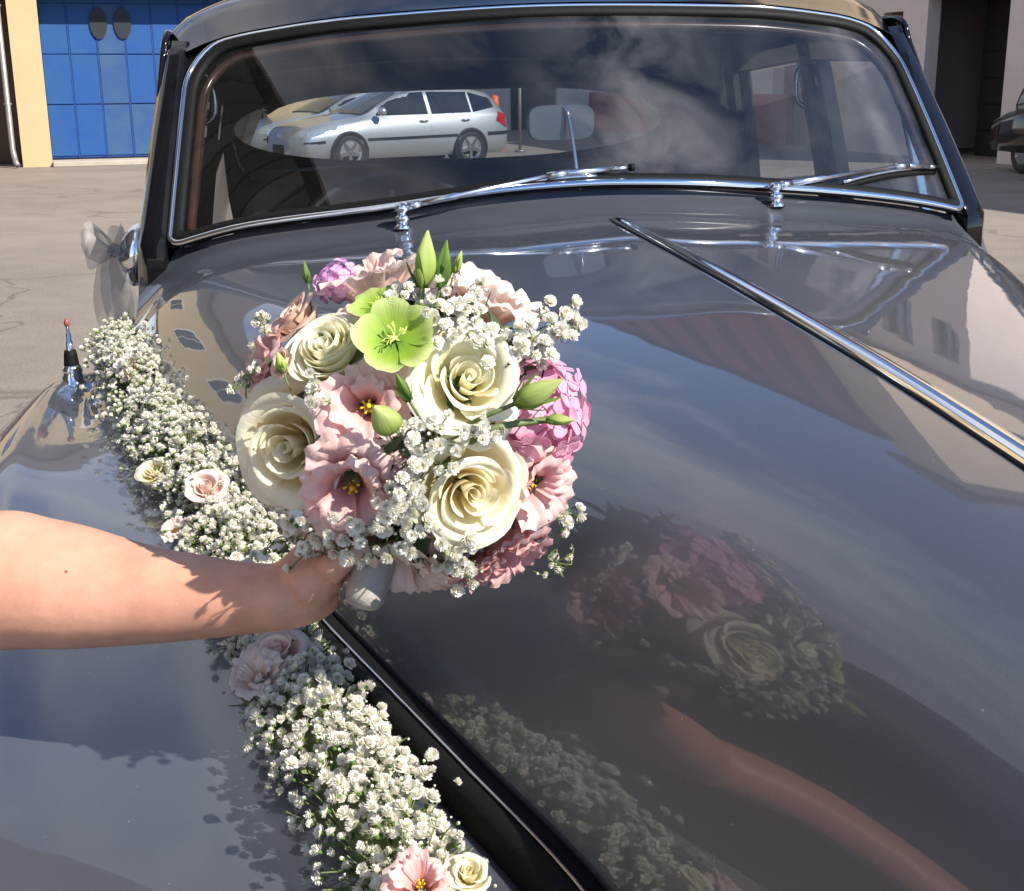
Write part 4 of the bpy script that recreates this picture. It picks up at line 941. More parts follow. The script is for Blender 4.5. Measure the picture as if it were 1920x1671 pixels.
# ---- a second car of the same kind, black, standing in the gap on the right
P_ = ground_at(1903, 352)+np.array((1.4, -.3, 0)); ff = Vector((math.sin(PSI), -math.cos(PSI), 0)); rv_ = Vector((math.cos(PSI), math.sin(PSI), 0))
bc = copy_tree(car); bc.location = Vector((P_[0], P_[1], 0))-ff*1.15+rv_*.93; bc.rotation_euler = (0, 0, PSI)
bc['label'] = 'black vintage car mostly cut off by the right edge of the picture'
def reblack(o):
    for ch in o.children:
        if ch.type == 'MESH':
            for sl in ch.material_slots:
                if sl.material == MT['paint']: sl.link = 'OBJECT'; sl.material = MT['black_paint']
        reblack(ch)
reblack(bc)

# ================================================================ FLOWERS
def petal(rp, zp, A, phi, nu=11, nv=9, round_=.30, ruffle=0., kf=3., swirl=.0, asym=0., tipnotch=0., seed=0, base_w=.55, wob=.0):
    """a petal as a curved sheet: rp/zp give radius and height along it, A half angle"""
    rr = random.Random(seed); ph = rr.uniform(0, 6.28); ph2 = rr.uniform(0, 6.28); n = len(rp); xs = np.linspace(0, 1, n); rows = []; uvs = []
    for j in range(nv):
        v0 = j/(nv-1); row = []
        for i in range(nu):
            u = -1+2*i/(nu-1)
            vm = 1-round_*abs(u)**2.6-tipnotch*math.exp(-(u/.16)**2)+.02*math.sin(3*u+ph)
            v = v0*vm
            wf = base_w+(1-base_w)*min(1, (v0*1.7)**.8)
            a = phi+A*u*wf+asym*v*.2
            r = smooth_interp(xs, rp, v); z = smooth_interp(xs, zp, v)
            e = v0**2.2
            r += swirl*u + ruffle*e*math.sin(kf*PI*u+ph)*.8 + wob*v0*math.sin(2*u+ph2)
            z += ruffle*e*math.cos(kf*PI*u*1.13+ph2)*.9
            row.append((r*math.cos(a), r*math.sin(a), z)); uvs.append((i/(nu-1)+phi, v))
        rows.append(row)
    m = MB(); m.grid(rows); m.uv = uvs; return m

def flower_matrix(P_, axis, spin, R):
    z = Vector(axis).normalized(); q = z.to_track_quat('Z', 'Y').to_matrix().to_4x4()
    return Matrix.Translation(P_) @ q @ Matrix.Rotation(spin, 4, 'Z') @ Matrix.Scale(R, 4)

def rose(parent, Mloc, mat, seed, label=None, open_=1.0, name='rose', layers=None):
    rr = random.Random(seed)
    # heart: a tight spiral sheet
    m = MB(); rows = []; N = 90
    for j in range(7):
        v = j/6; row = []
        for i in range(N):
            k = i/(N-1); th = k*2*PI*1.7; r = .03+.19*k**.9+.012*math.sin(th*2.3+seed)
            zt = .95-.06*(r/.22)**2+.02*math.sin(th*1.7+seed)
            row.append(((r*(.75+.25*v)+.015*v*v)*math.cos(th), (r*(.75+.25*v)+.015*v*v)*math.sin(th), .25+(zt-.25)*v))
        rows.append(row)
    m.grid(rows, flip=True); m.uv = [(u*3, .15+.85*v) for u, v in m.uv]
    root = m.build(name, mat, parent); root.matrix_local = Mloc
    if label: root['label'] = label
    m = MB(); m.lathe([(0, -.02), (.12, 0), (.16, .1), (.12, .3), (.0, .3)], 10); m.build('calyx', MT['bud_dark'], root)
    LY = layers or [(2, .25, .97, 1.5, .01, .04), (3, .40, .96, 1.25, .03, .06), (3, .60, .92, 1.25, .09, .10), (4, .84, .80, 1.05, .18, .16), (4, 1.04, .60, 1.05, .28, .22)]
    p0 = rr.uniform(0, 6.28)
    for li, (n, rt, zt, A, curl, rd) in enumerate(LY):
        for k in range(n):
            phi = p0+li*.8+2*PI*k/n+rr.uniform(-.15, .15); o = open_*rr.uniform(.94, 1.06); zt2 = zt*rr.uniform(.95, 1.04)
            rp = [.06, .45*rt*o, .80*rt*o, .93*rt*o, (rt+curl*.35)*o, (rt+curl)*o]
            zp = [.0, .16*zt2, .52*zt2, .82*zt2, .985*zt2, zt2-curl*.35*rr.uniform(.4, 1.5)]
            q = petal(rp, zp, A*rr.uniform(.92, 1.1), phi, round_=.16+rd*.5, ruffle=.004+.007*li, kf=rr.choice((1, 1.5, 2)), swirl=.035+.03*li, seed=rr.random(), wob=.03, tipnotch=-.06, nu=15)
            tl_ = Matrix.Rotation(rr.gauss(0, .05+.03*li), 3, Vector((-math.sin(phi), math.cos(phi), 0))); q.v = [tuple(tl_ @ Vector(p_)) for p_ in q.v]
            q.build('petal', mat, root)
    return root

def lisianthus(parent, Mloc, mat, seed, label=None, n=9, cup=1.0, name='lisianthus'):
    rr = random.Random(seed)
    m = MB(); m.lathe([(0, 0), (.10, .0), (.15, .2), (.10, .42), (0, .44)], 10); root = m.build(name, MT['bud'], parent); root.matrix_local = Mloc
    if label: root['label'] = label
    m = MB()
    for k in range(6):
        a = k*PI/3+.2; m.tube([(0, 0, .38), (.10*math.cos(a), .10*math.sin(a), .52), (.15*math.cos(a), .15*math.sin(a), .60)], [.018, .016, .034], 6)
    m.tube([(0, 0, .4), (.02, 0, .6), (.03, .02, .66)], [.05, .03, .06], 8); m.build('stamens', MT['stamen'], root)
    p0 = rr.uniform(0, 6.28)
    for li, (cnt, rt, zt, A) in enumerate(((max(3, n//2-1), .66*cup, 1.0, .95), (n-max(3, n//2-1), 1.0*cup, .84, .85))):
        for k in range(cnt):
            phi = p0+li*.6+2*PI*k/cnt+rr.uniform(-.25, .25); f = rr.uniform(.85, 1.12); zt2 = zt*rr.uniform(.8, 1.15)
            rp = [.06, .28*rt, .48*rt*f, .66*rt*f, .86*rt*f, (rt+.10)*f]; zp = [0, .26*zt2, .56*zt2, .82*zt2, zt2, zt2-.10*rr.uniform(-.8, 1.6)]
            q = petal(rp, zp, A*rr.uniform(.85, 1.2), phi, nu=17, nv=11, round_=.26, ruffle=.055+.03*rr.random(), kf=rr.choice((3, 4, 4.5)), swirl=.05*rr.choice((-1, 1)), seed=rr.random(), wob=.06, base_w=.4)
            q.build('petal', mat, root)
    return root

def hellebore(parent, Mloc, seed, label=None):
    rr = random.Random(seed); m = MB()
    for k in range(5):
        a = k*2*PI/5; pts = [(.05, .0), (.17, .03), (.08, .10)]
        m.add([(0, 0, .46), (.07*math.cos(a-.5), .07*math.sin(a-.5), .42), (.2*math.cos(a), .2*math.sin(a), .5), (.07*math.cos(a+.5), .07*math.sin(a+.5), .42)], [(0, 1, 2, 3)])
        m.uv[-4:] = [(0, .9)]*4
    for k in range(12):
        a = rr.uniform(0, 6.28); r = rr.uniform(.2, .42); m.tube([(.05*math.cos(a), .05*math.sin(a), .35), (r*.6*math.cos(a), r*.6*math.sin(a), .55), (r*math.cos(a+.2), r*math.sin(a+.2), .58)], [.01, .009, .02], 4); 
    root = m.build('hellebore', MT['anther'], parent); root.matrix_local = Mloc
    if label: root['label'] = label
    for k in range(5):
        phi = k*2*PI/5+rr.uniform(-.1, .1)
        q = petal([.04, .3, .58, .85, 1.05], [.22, .22, .30, .50, .60*rr.uniform(.7, 1.1)], .72*rr.uniform(.95, 1.1), phi, nu=13, nv=9, round_=.30, ruffle=.03, kf=2, swirl=.03, seed=rr.random(), tipnotch=-.10, base_w=.5)
        q.build('petal', MT['hellebore'], root)
    return root

def bud(parent, Mloc, mat, seed, slim=.36, sepals=True, label=None, name='bud'):
    rr = random.Random(seed); m = MB(); rows = []
    N = 20
    for j in range(14):
        v = j/13; r = slim*(math.sin(PI*min(1, v*.93+.035)**.8)**.9)*(1-.35*v)
        rows.append([((r+.035*r/slim*math.cos(3*(2*PI*i/N)+v*5))*math.cos(2*PI*i/N+v*.8), (r+.035*r/slim*math.cos(3*(2*PI*i/N)+v*5))*math.sin(2*PI*i/N+v*.8), v) for i in range(N+1)])
    m.grid(rows, flip=False); root = m.build(name, mat, parent); root.matrix_local = Mloc
    if label: root['label'] = label
    if sepals:
        for k in range(4):
            a = 2*PI*k/4+rr.uniform(-.3, .3); L_ = rr.uniform(.45, .85); out = rr.uniform(1.0, 1.25); q = MB()
            rows = []
            for t in np.linspace(0, 1, 6):
                r = slim*(.25+.85*math.sin(PI*t*.55))*out+.10*t*t; wd = .10*(1-t)**.7
                rows.append([(r*math.cos(a)-wd*x*math.sin(a), r*math.sin(a)+wd*x*math.cos(a), t*L_) for x in (-1, 0, 1)])
            q.grid(rows); q.build('sepal', MT['bud_dark'], root)
    m = MB(); m.tube([(0, 0, .03), (.02, .03, -.5), (0, .1, -1.1)], .045, 6); m.build('stem', MT['stem'], root)
    return root

# one baby's breath floret: a ruffled double rosette on a tiny green calyx (unit radius)
def floret_mesh(seed, npet=(8, 7, 6, 3), bud_=False):
    rr = random.Random(seed); m = MB()
    if bud_:
        m.lathe([(0, -.3), (.30, -.1), (.42, .2), (.33, .55), (0, .75)], 7, 0); m.uv = [(u, .8) for u, v in m.uv]
        m.lathe([(.05, -.5), (.26, -.28), (.44, .15)], 6, 1)
    else:
        for li, n in enumerate(npet):
            for k in range(n):
                a = 2*PI*k/n+li*.5+rr.uniform(-.2, .2); L_ = (1.0, .9, .68, .36)[li]*rr.uniform(.86, 1.1); lift = (.05, .42, .74, .95)[li]+rr.uniform(-.1, .1); wd = (.42, .40, .34, .26)[li]
                c, s = math.cos(a), math.sin(a)
                def pt(r, t, z): return (r*c-t*s, r*s+t*c, z)
                z1 = lift*.7; z2 = lift+rr.uniform(-.1, .12)
                v = [pt(.05, 0, -.25), pt(L_*.62, -wd*.8, z1), pt(L_*.62, wd*.8, z1), pt(L_, -wd*.55, z2+.07), pt(L_*.90, 0, z2-.02), pt(L_, wd*.55, z2+.06)]
                m.add(v, [(0, 1, 2), (1, 3, 4), (1, 4, 2), (2, 4, 5)], 0, [(rr.random(), .1), (rr.random(), .7), (rr.random(), .7), (.3, 1), (.5, .9), (.7, 1)])
        m.lathe([(.04, -.75), (.22, -.62), (.30, -.30), (.34, -.05)], 6, 1)
    return m
FLM = []
for k in range(5):
    me = floret_mesh(k+1).data('floret', smooth=False); me.materials.append(MT['breath']); me.materials.append(MT['bud_dark']); FLM.append(me)
me = floret_mesh(9, bud_=True).data('floret_bud'); me.materials.append(MT['breath']); me.materials.append(MT['bud_dark']); FLM.append(me)

# ================================================================ BOUQUET
BC = CAM+ray(782, 795)*.885; BS = .885/.97
H0 = CAM+ray(678, 1140)*.860                                   # lower end of the wrapped stems
bq = empty('bouquet', tuple(BC)); tag(bq, 'round bridal bouquet of cream roses and pink flowers held over the bonnet', 'bouquet')
def hit(px, py, rad):
    d = ray(px, py); o = CAM-BC; b = o@d; c = o@o-(rad*BS)**2; D = b*b-c
    t = -b-math.sqrt(D) if D > 0 else -b
    p = CAM+d*t; n = p-BC; n = n/np.linalg.norm(n); return p, n
def place(px, py, Rpx, rad=.105, bias=(0, 0), lift=.0, toward=.25, spin=None):
    """flower whose face centre is seen at px,py; Rpx its radius in photo pixels"""
    p, n = hit(px, py, rad); tc = (CAM-p)/np.linalg.norm(CAM-p)
    ax = n+tc*toward+RGT*bias[0]+UPV*bias[1]; ax /= np.linalg.norm(ax)
    R = Rpx*np.linalg.norm(p-CAM)/FOC
    o = p-ax*R*(.75-lift)-BC
    return flower_matrix(Vector(o), ax, random.uniform(0, 6.28) if spin is None else spin, R)
CP, IP = MT['cream_petal'], MT['ivory_petal']
rose(bq, place(880, 708, 94, .116, (.0, .10)), IP, 3, 'large open ivory rose in the middle of the bouquet')
rose(bq, place(540, 840, 104, .112, (.25, -.05), toward=.6), CP, 5, 'large open cream rose at the lower left of the bouquet')
rose(bq, place(886, 925, 94, .120, (.05, .05), toward=.4), CP, 8, 'cream rose with a tight spiral heart at the lower right')
rose(bq, place(610, 648, 80, .115, (.15, .25)), IP, 13, 'ivory ranunculus style rose at the upper left', open_=.92,
     layers=[(4, .36, .97, 1.2, .0, .05), (5, .50, .97, 1.1, .0, .05), (5, .66, .93, 1.0, .02, .05), (6, .82, .84, .9, .05, .08), (6, .98, .66, .85, .10, .12)])
rose(bq, place(547, 590, 50, .118, (-.1, .15)), MT['peach_petal'], 21, 'small peach spray rose at the left edge', open_=1.0)
lisianthus(bq, place(688, 762, 86, .106, (.25, -.05), toward=.5), MT['pink_petal'], 31, 'pink lisianthus with yellow stamens in the middle', n=10)
lisianthus(bq, place(656, 918, 98, .110, (.25, .0), toward=.4), MT['pink_petal'], 33, 'pink lisianthus with a dark red throat', n=10)
lisianthus(bq, place(1006, 912, 88, .112, (.1, .0), toward=.5), MT['pink_petal'], 35, 'ruffled pink lisianthus at the right', n=11, cup=.92)
lisianthus(bq, place(960, 1038, 88, .113, (.05, -.1), toward=.2), MT['deep_pink_petal'], 37, 'deep pink lisianthus at the bottom right', n=11)
lisianthus(bq, place(745, 1056, 86, .110, (-.1, -.2), toward=.2), MT['blush_petal'], 39, 'pale blush lisianthus at the bottom', n=9)
lisianthus(bq, place(498, 678, 66, .108, (-.2, .0), toward=.3), MT['mauve_petal'], 41, 'mauve pink lisianthus at the left edge', n=9)
lisianthus(bq, place(695, 522, 98, .110, (-.05, .2), toward=.15), MT['blush_petal'], 43, 'pale pink lisianthus at the top', n=11)
lisianthus(bq, place(925, 562, 96, .110, (.1, .25), toward=.2), MT['blush_petal'], 45, 'blush white lisianthus at the top right', n=10)
lisianthus(bq, place(900, 1070, 56, .112, (-.1, -.2), toward=.2), MT['deep_pink_petal'], 47, 'smaller deep pink lisianthus at the bottom', n=9)
lisianthus(bq, place(590, 965, 70, .098, (-.2, -.2), toward=.1), MT['blush_petal'], 49, 'blush lisianthus tucked under the lower left rose', n=8)
hellebore(bq, place(738, 622, 74, .137, (.0, .15), toward=.5, spin=.5), 51, 'large open green hellebore with star shaped centre')
hellebore(bq, place(704, 556, 52, .122, (-.1, .25), toward=.2), 53, 'smaller green hellebore behind the larger one')
# hydrangea heads: a ball of four petalled florets
def hydrangea(cpx, cpy, Rpx, rad, mat, seed, n, label):
    rr = random.Random(seed); p, nrm = hit(cpx, cpy, rad); R = Rpx*np.linalg.norm(p-CAM)/FOC; c = p-nrm*R*.55-BC
    m = MB(); m.lathe([(0, -R*.9), (R*.5, -R*.6), (R*.75, 0), (R*.5, R*.5), (0, R*.75)], 12); m.uv = [(0, .2)]*len(m.uv)
    root = m.build('hydrangea', mat, bq); root.location = Vector(c); root['label'] = label
    mes = []
    for k in range(4):
        q = MB()
        for j in range(4):
            a = j*PI/2+rr.uniform(-.1, .1); pm = petal([.02, .35, .75, 1.0], [0, .05, .14, .10+rr.uniform(-.1, .25)], .72, a, nu=7, nv=5, round_=.30, seed=rr.random(), base_w=.35, ruffle=.03, kf=1.5); q.add(pm.v, pm.f, 0, pm.uv)
        q.lathe([(.09, .03), (.09, .10), (0, .14)], 6)
        me = q.data('hydrangea_floret'); me.materials.append(mat); mes.append(me)
    ga = PI*(3-math.sqrt(5))
    for k in range(n):
        z = 1-2*(k+.5)/n; r = math.sqrt(1-z*z); a = ga*k; d = Vector((r*math.cos(a), r*math.sin(a), z))+Vector((rr.uniform(-.1, .1), rr.uniform(-.1, .1), rr.uniform(-.1, .1)))
        if d.dot(Vector(nrm)) < -.35: continue
        f = R*.30*rr.uniform(.85, 1.15)
        ax = d.normalized()+Vector((rr.uniform(-.3, .3), rr.uniform(-.3, .3), rr.uniform(-.3, .3)))
        inst('hydrangea_floret', rr.choice(mes), root, flower_matrix(d*R*rr.uniform(.82, .98), ax, rr.uniform(0, 6.28), f))
for k, (fx, fy, fr, fm) in enumerate(((610, 745, 52, 'blush_petal'), (800, 640, 50, 'blush_petal'), (765, 840, 58, 'pink_petal'), (585, 950, 56, 'blush_petal'), (835, 1000, 56, 'pink_petal'), (655, 600, 50, 'blush_petal'), (485, 760, 52, 'mauve_petal'), (1000, 985, 60, 'pink_petal'), (660, 1045, 62, 'blush_petal'), (820, 1085, 58, 'pink_petal'), (840, 545, 56, 'blush_petal'), (560, 720, 44, 'blush_petal'), (770, 720, 50, 'pink_petal'))):
    lisianthus(bq, place(fx, fy, fr, .098, toward=.2), MT[fm], 301+k, n=8)
hydrangea(1046, 775, 118, .112, MT['hydrangea'], 61, 84, 'pink hydrangea head at the right edge')
hydrangea(622, 512, 42, .112, MT['violet'], 63, 44, 'violet pink hydrangea at the top left')
# buds: base pixel -> tip pixel
def bud_at(b, t, mat, seed, rad=.13, slim=.3, tiplift=.0, **k):
    p, n = hit(*b, rad); dp = np.linalg.norm(p-CAM); q = CAM+ray(*t)*(dp-tiplift); L_ = np.linalg.norm(q-p)
    return bud(bq, flower_matrix(Vector(p-BC), q-p, random.uniform(0, 6), L_), mat, seed, slim=slim, **k)
bud_at((792, 540), (802, 432), MT['bud'], 71, .125, .215, label='tall pale green bud standing at the top')
bud_at((826, 540), (838, 450), MT['bud_dark'], 72, .125, .19, label='dark green bud beside the tall bud')
bud_at((852, 512), (866, 470), MT['bud'], 73, .125, .2)
bud_at((966, 757), (1054, 712), MT['bud'], 74, .140, .26, .01, label='plump green bud over the hydrangea')
bud_at((1024, 788), (1078, 788), MT['bud'], 75, .136, .24, .0)
bud_at((740, 806), (700, 762), MT['bud'], 76, .143, .42, .015, sepals=False, label='round pale green bud in front of the pink lisianthus')
bud_at((768, 752), (742, 700), MT['bud_dark'], 77, .140, .18, .01)
bud_at((578, 532), (570, 488), MT['bud_dark'], 78, .125, .14)
bud_at((532, 700), (520, 660), MT['bud'], 79, .128, .3)
rose(bq, place(524, 678, 24, .128, (-.2, .1)), MT['peach_petal'], 81, 'half open peach rosebud at the left')
# stalk of the plump buds
m = MB(); pa, pb, pc = [hit(a, b, r)[0]-BC for a, b, r in ((880, 830, .11), (930, 802, .128), (1030, 786, .132))]; m.tube(crom([pa, pb, pc], 6), .0022, 6); m.build('stem', MT['stem'], bq)
# leafy core that the heads sit in
m = MB(); rr = random.Random(5)
for k in range(420):
    d = Vector((rr.gauss(0, 1), rr.gauss(0, 1), rr.gauss(0, 1))).normalized(); r = rr.uniform(.060, .092); c = d*r; a = Vector((rr.gauss(0, 1), rr.gauss(0, 1), rr.gauss(0, 1))).normalized(); b = a.cross(d).normalized(); L_ = rr.uniform(.018, .03); W_ = L_*.36
    m.add([c-a*L_, c+b*W_+d*.004, c+a*L_, c-b*W_+d*.004], [(0, 1, 2, 3)])
tag(m.build('foliage', MT['leaf'], bq), kind='stuff')
m = MB(); m.lathe([(0, -.078), (.05, -.064), (.074, -.02), (.076, .02), (.055, .06), (0, .078)], 16); m.build('flower_foam', MT['leaf'], bq)
# ribbon wrapped handle
hd_ = Vector(H0-BC); L_ = hd_.length; ax = -hd_.normalized()
Mh = Matrix.Translation(hd_) @ ax.to_track_quat('Z', 'Y').to_matrix().to_4x4()
m = MB(); pr_ = [(0, -.001), (.007, 0), (.0112, .002), (.0132, .007)]
for i in range(26): pr_.append((.0136+.0005*(i % 2)+.002*i/26, .012+i*.0032))
m.lathe(pr_, 28, 0, Mh); m.build('ribbon_handle', MT['satin'], bq)
# baby's breath sprays
def spray(px, py, sx, sy, n, seed, rad=.135, size=13.5, budshare=.12):
    rr = random.Random(seed); p0, n0 = hit(px, py, .075); st = MB(); fl = []
    for k in range(n):
        a = rr.gauss(0, .5); b = rr.gauss(0, .5); q, nn = hit(px+sx*max(-1, min(1, a)), py+sy*max(-1, min(1, b)), rad+rr.uniform(-.012, .012))
        ax = nn*.8+np.array([rr.gauss(0, .45) for _ in range(3)])+(CAM-q)/np.linalg.norm(CAM-q)*.25
        R = size*rr.uniform(.75, 1.2)*np.linalg.norm(q-CAM)/FOC
        isb = rr.random() < budshare
        fl.append((Vector(q-BC), ax, R*(.6 if isb else 1), FLM[5] if isb else rr.choice(FLM[:5])))
        mid = (p0-BC)*.45+(q-BC)*.55+np.array([rr.uniform(-.008, .008) for _ in range(3)])
        st.tube(crom([p0-BC, mid, (q-BC)-ax/np.linalg.norm(ax)*R*.6], 3), .00055, 3, cap=False)
    root = st.build('gypsophila_spray', MT['stem'], bq)
    for P_, ax, R, me in fl: inst('floret', me, root, flower_matrix(P_, ax, rr.uniform(0, 6.28), R))
spray(862, 590, 78, 62, 50, 101, .128); spray(985, 640, 78, 42, 40, 102, .126); spray(1045, 612, 62, 46, 20, 103, .134, 14.5)
spray(795, 830, 76, 52, 30, 104, .139, 13); spray(768, 900, 40, 70, 20, 105, .139, 13); spray(752, 985, 76, 70, 38, 106, .137, 13.5)
spray(650, 1015, 110, 50, 36, 107, .126, 13.5); spray(850, 1060, 60, 50, 24, 108, .130, 14); spray(588, 738, 26, 40, 10, 109, .128, 13)
spray(462, 705, 26, 56, 12, 110, .120, 12); spray(1040, 1055, 34, 34, 12, 111, .13, 10, .5); spray(496, 604, 22, 34, 8, 112, .120, 11)
spray(1060, 960, 26, 40, 8, 113, .128, 12); spray(905, 812, 36, 24, 10, 114, .138, 13); spray(545, 1010, 50, 30, 12, 115, .118, 13); spray(755, 555, 34, 26, 9, 116, .124, 12)
spray(600, 1060, 40, 36, 9, 117, .112, 12)

# ================================================================ GARLAND in the valley between wing and bonnet
GP = [(-.24, -.785), (-.12, -.760), (.1, -.702), (.3, -.652), (.5, -.590), (.72, -.535), (.95, -.486), (1.12, -.441), (1.28, -.392), (1.42, -.340), (1.56, -.295), (1.68, -.278)]
def g_l(s): return smooth_interp([a for a, b in GP], [b for a, b in GP], s)
def g_z(s): return smooth_interp([-.3, 0, .5, 1.0, 1.3, 1.7], [1.085, 1.082, 1.058, 1.034, 1.014, .955], s)   # where it lies
gar = empty('flower_garland', tuple(CM @ Vector(V(.7, g_l(.7), g_z(.7))))); gar.rotation_euler = car.rotation_euler
tag(gar, 'long garland of white gypsophila and pale roses lying along the car wing', 'garland')
GO = Vector(V(.7, g_l(.7), g_z(.7)))
def gpt(s, a, h):   # a across, h up -> garland-local
    return Vector(V(s, g_l(s)+a, g_z(s)+h))-GO
m = MB(); rr = random.Random(77)
m.tube([gpt(s, 0, .008) for s in np.linspace(-.2, 1.66, 50)], [.02]*50, 8)
for k in range(3600):
    s = rr.uniform(-.24, 1.68); th = rr.uniform(.0, PI); r = rr.uniform(.3, 1.05); gw = smooth_interp([-.3, .1, .6, 1.0, 1.7], [1, 1, .92, .74, .70], s); c = gpt(s, .056*gw*r*math.cos(th), .048*(.4+.6*gw)*r*math.sin(th)+.002)
    d = Vector((math.cos(th), rr.uniform(-.8, .8), math.sin(th)+.2)).normalized(); L_ = rr.uniform(.010, .026)
    m.tube([c-d*L_*.5, c+d*L_*.5+Vector((rr.uniform(-.004, .004), rr.uniform(-.004, .004), 0))], .0006, 3, cap=False)
    if k % 4 == 0:
        b = d.cross(Vector((rr.gauss(0, 1), rr.gauss(0, 1), rr.gauss(0, 1)))).normalized(); m.add([c-d*.009, c+b*.0025, c+d*.009, c-b*.0025], [(0, 1, 2, 3)])
tag(m.build('stems', MT['stem'], gar), kind='stuff')
fl = []
for k in range(5600):
    s = -.25+1.95*(rr.random()); th = rr.gauss(PI/2, .75); th = max(-.25, min(PI+.25, th)); r = 1+rr.gauss(0, .12)+(.5*rr.random() if rr.random() < .10 else 0)-(.35*rr.random() if rr.random() < .4 else 0)
    wv = 1+.13*math.sin(s*17)+.10*math.sin(s*41+1); gw = smooth_interp([-.3, .1, .6, 1.0, 1.7], [1, 1, .90, .70, .66], s); ew = .060*gw*wv*(1-.55*max(0, (-.12-s)/.13)); eh = .054*(.4+.6*gw)*wv*(1-.5*max(0, (-.12-s)/.13))
    c = gpt(s, ew*r*math.cos(th), max(.0, eh*r*math.sin(th)+.002)); ax = Vector((math.cos(th)+rr.gauss(0, .4), rr.gauss(0, .45), math.sin(th)+rr.gauss(0, .4)+.15))
    R = .0045*rr.uniform(.65, 1.3); isb = rr.random() < .18
    fl.append((c, ax, R*(.62 if isb else 1), 5 if isb else rr.randrange(5), rr.uniform(0, 6.28), s))
cl = Vector(CMI @ Vector(CAM))-GO
fl.sort(key=lambda q: (q[0]-cl).length-.35*q[1].normalized().z)
near = [q for q in fl if q[5] < 1.5][:300]; ids = set(map(id, near)); rest = [q for q in fl if id(q) not in ids]
for c, ax, R, mi, sp, s in near: inst('floret', FLM[mi], gar, flower_matrix(c, ax, sp, R))
src = [floret_mesh(k+1) for k in range(5)]+[floret_mesh(9, bud_=True)]
srcv = [np.array(q.v) for q in src]
V_, F_, M_, U_ = [], [], [], []; base = 0
for c, ax, R, mi, sp, s in rest:
    q = src[mi]; A = np.array(flower_matrix(c, ax, sp, R)); vv = srcv[mi]@A[:3, :3].T+A[:3, 3]; V_.append(vv)
    F_ += [tuple(i+base for i in f) for f in q.f]; M_ += q.m; U_ += q.uv; base += len(vv)
mb = MB(); mb.v = np.vstack(V_).tolist(); mb.f = F_; mb.m = M_; mb.uv = U_
o = mb.build('floret_mass', [MT['breath'], MT['bud_dark']], gar, smooth=False); tag(o, kind='stuff')
def gflower(px, py, Rpx, kind, mat, seed, label, h=.055, **k):
    best = None
    for s in np.linspace(-.2, 1.66, 400):
        P_ = CM @ (gpt(s, 0, h)+GO); d = np.array(P_)-CAM; r = ray(px, py); e = np.linalg.norm(d-r*(d@r))
        for a in (-.055, -.035, -.015, 0, .015, .035, .055):
            hh = h*math.sqrt(max(.1, 1-(a/.075)**2)); P2 = np.array(CM @ (gpt(s, a, hh)+GO))-CAM; e = np.linalg.norm(P2-r*(P2@r))
            if best is None or e < best[0]: best = (e, s, a, hh, np.linalg.norm(P2))
    _, s, a, hh, D = best; R = Rpx*D/FOC; c = gpt(s, a, hh); ax = (Vector((a*9, 0, .9))+(cl-c).normalized()*.7).normalized()
    return kind(gar, flower_matrix(c-ax*R*.7, ax, seed, R), mat, seed, label, **k)
gflower(376, 915, 32, rose, MT['blush_petal'], 201, 'pale blush rose in the garland above the forearm')
gflower(250, 688, 34, lisianthus, MT['blush_petal'], 202, 'small pink flower near the far end of the garland', h=.05)
gflower(510, 1222, 46, rose, MT['blush_petal'], 203, 'half open blush rose in the garland just below the arm')
gflower(478, 1268, 50, lisianthus, MT['blush_petal'], 204, 'pale pink lisianthus on the outer edge of the garland', h=.05, n=8)
gflower(775, 1664, 58, lisianthus, MT['pink_petal'], 205, 'pink lisianthus at the near end of the garland', n=10)
gflower(868, 1632, 44, rose, IP, 206, 'closed ivory rose at the near end of the garland', open_=.7)
gflower(345, 985, 30, lisianthus, MT['blush_petal'], 207, 'small blush flower at the outer edge of the garland', h=.04, n=7)
gflower(285, 880, 26, rose, IP, 208, 'small yellowish rose at the outer edge of the garland', h=.04)

# ================================================================ PERSON (only the forearm and hand reach into the picture)
def pxp(px, py, dist): return CAM+ray(px, py)*dist
Wr = pxp(512, 1121, .906); Fb = pxp(0, 1087, 1.02)
hu = (BC-H0)/np.linalg.norm(BC-H0)                     # up the handle
El = Fb+(Fb-Wr)/np.linalg.norm(Fb-Wr)*.055+np.array((0, -.01, 0))
Sh = np.array((-.62, .70, 1.36))

def px_r(px, dist): return px*dist/FOC
m = MB()
def limb(pts, n=16):
    """pts: (point, radius)"""
    C_ = crom([np.append(np.array(p, float), r) for p, r in pts], 5); m.tube(C_[:, :3], list(C_[:, 3]), n)
def ball(c, r, k=1.0):
    pr = [(r*math.sin(PI*j/10)+1e-4, -r*k*math.cos(PI*j/10)) for j in range(11)]; m.lathe(pr, 16, 0, Matrix.Translation(Vector(c)))
# forearm and wrist, radii read off the photo
FA = [(0, 1087, 1.020, 121), (70, 1093, 1.004, 116), (142, 1101, 0.988, 110), (200, 1108, 0.975, 101), (255, 1114, 0.963, 92), (315, 1118, 0.949, 84), (375, 1120, 0.936, 77), (440, 1122, 0.921, 69), (499, 1121, 0.908, 63)]
limb([(Sh, .050), ((Sh+El)/2, .046), (El, .043)]+[(pxp(a, b, d), px_r(r, d)) for a, b, d, r in FA]+[(pxp(545, 1116, 0.900), px_r(61, .918)), (pxp(585, 1107, 0.906), px_r(57, .924)), (pxp(618, 1096, 0.910), px_r(46, .928))], 24)
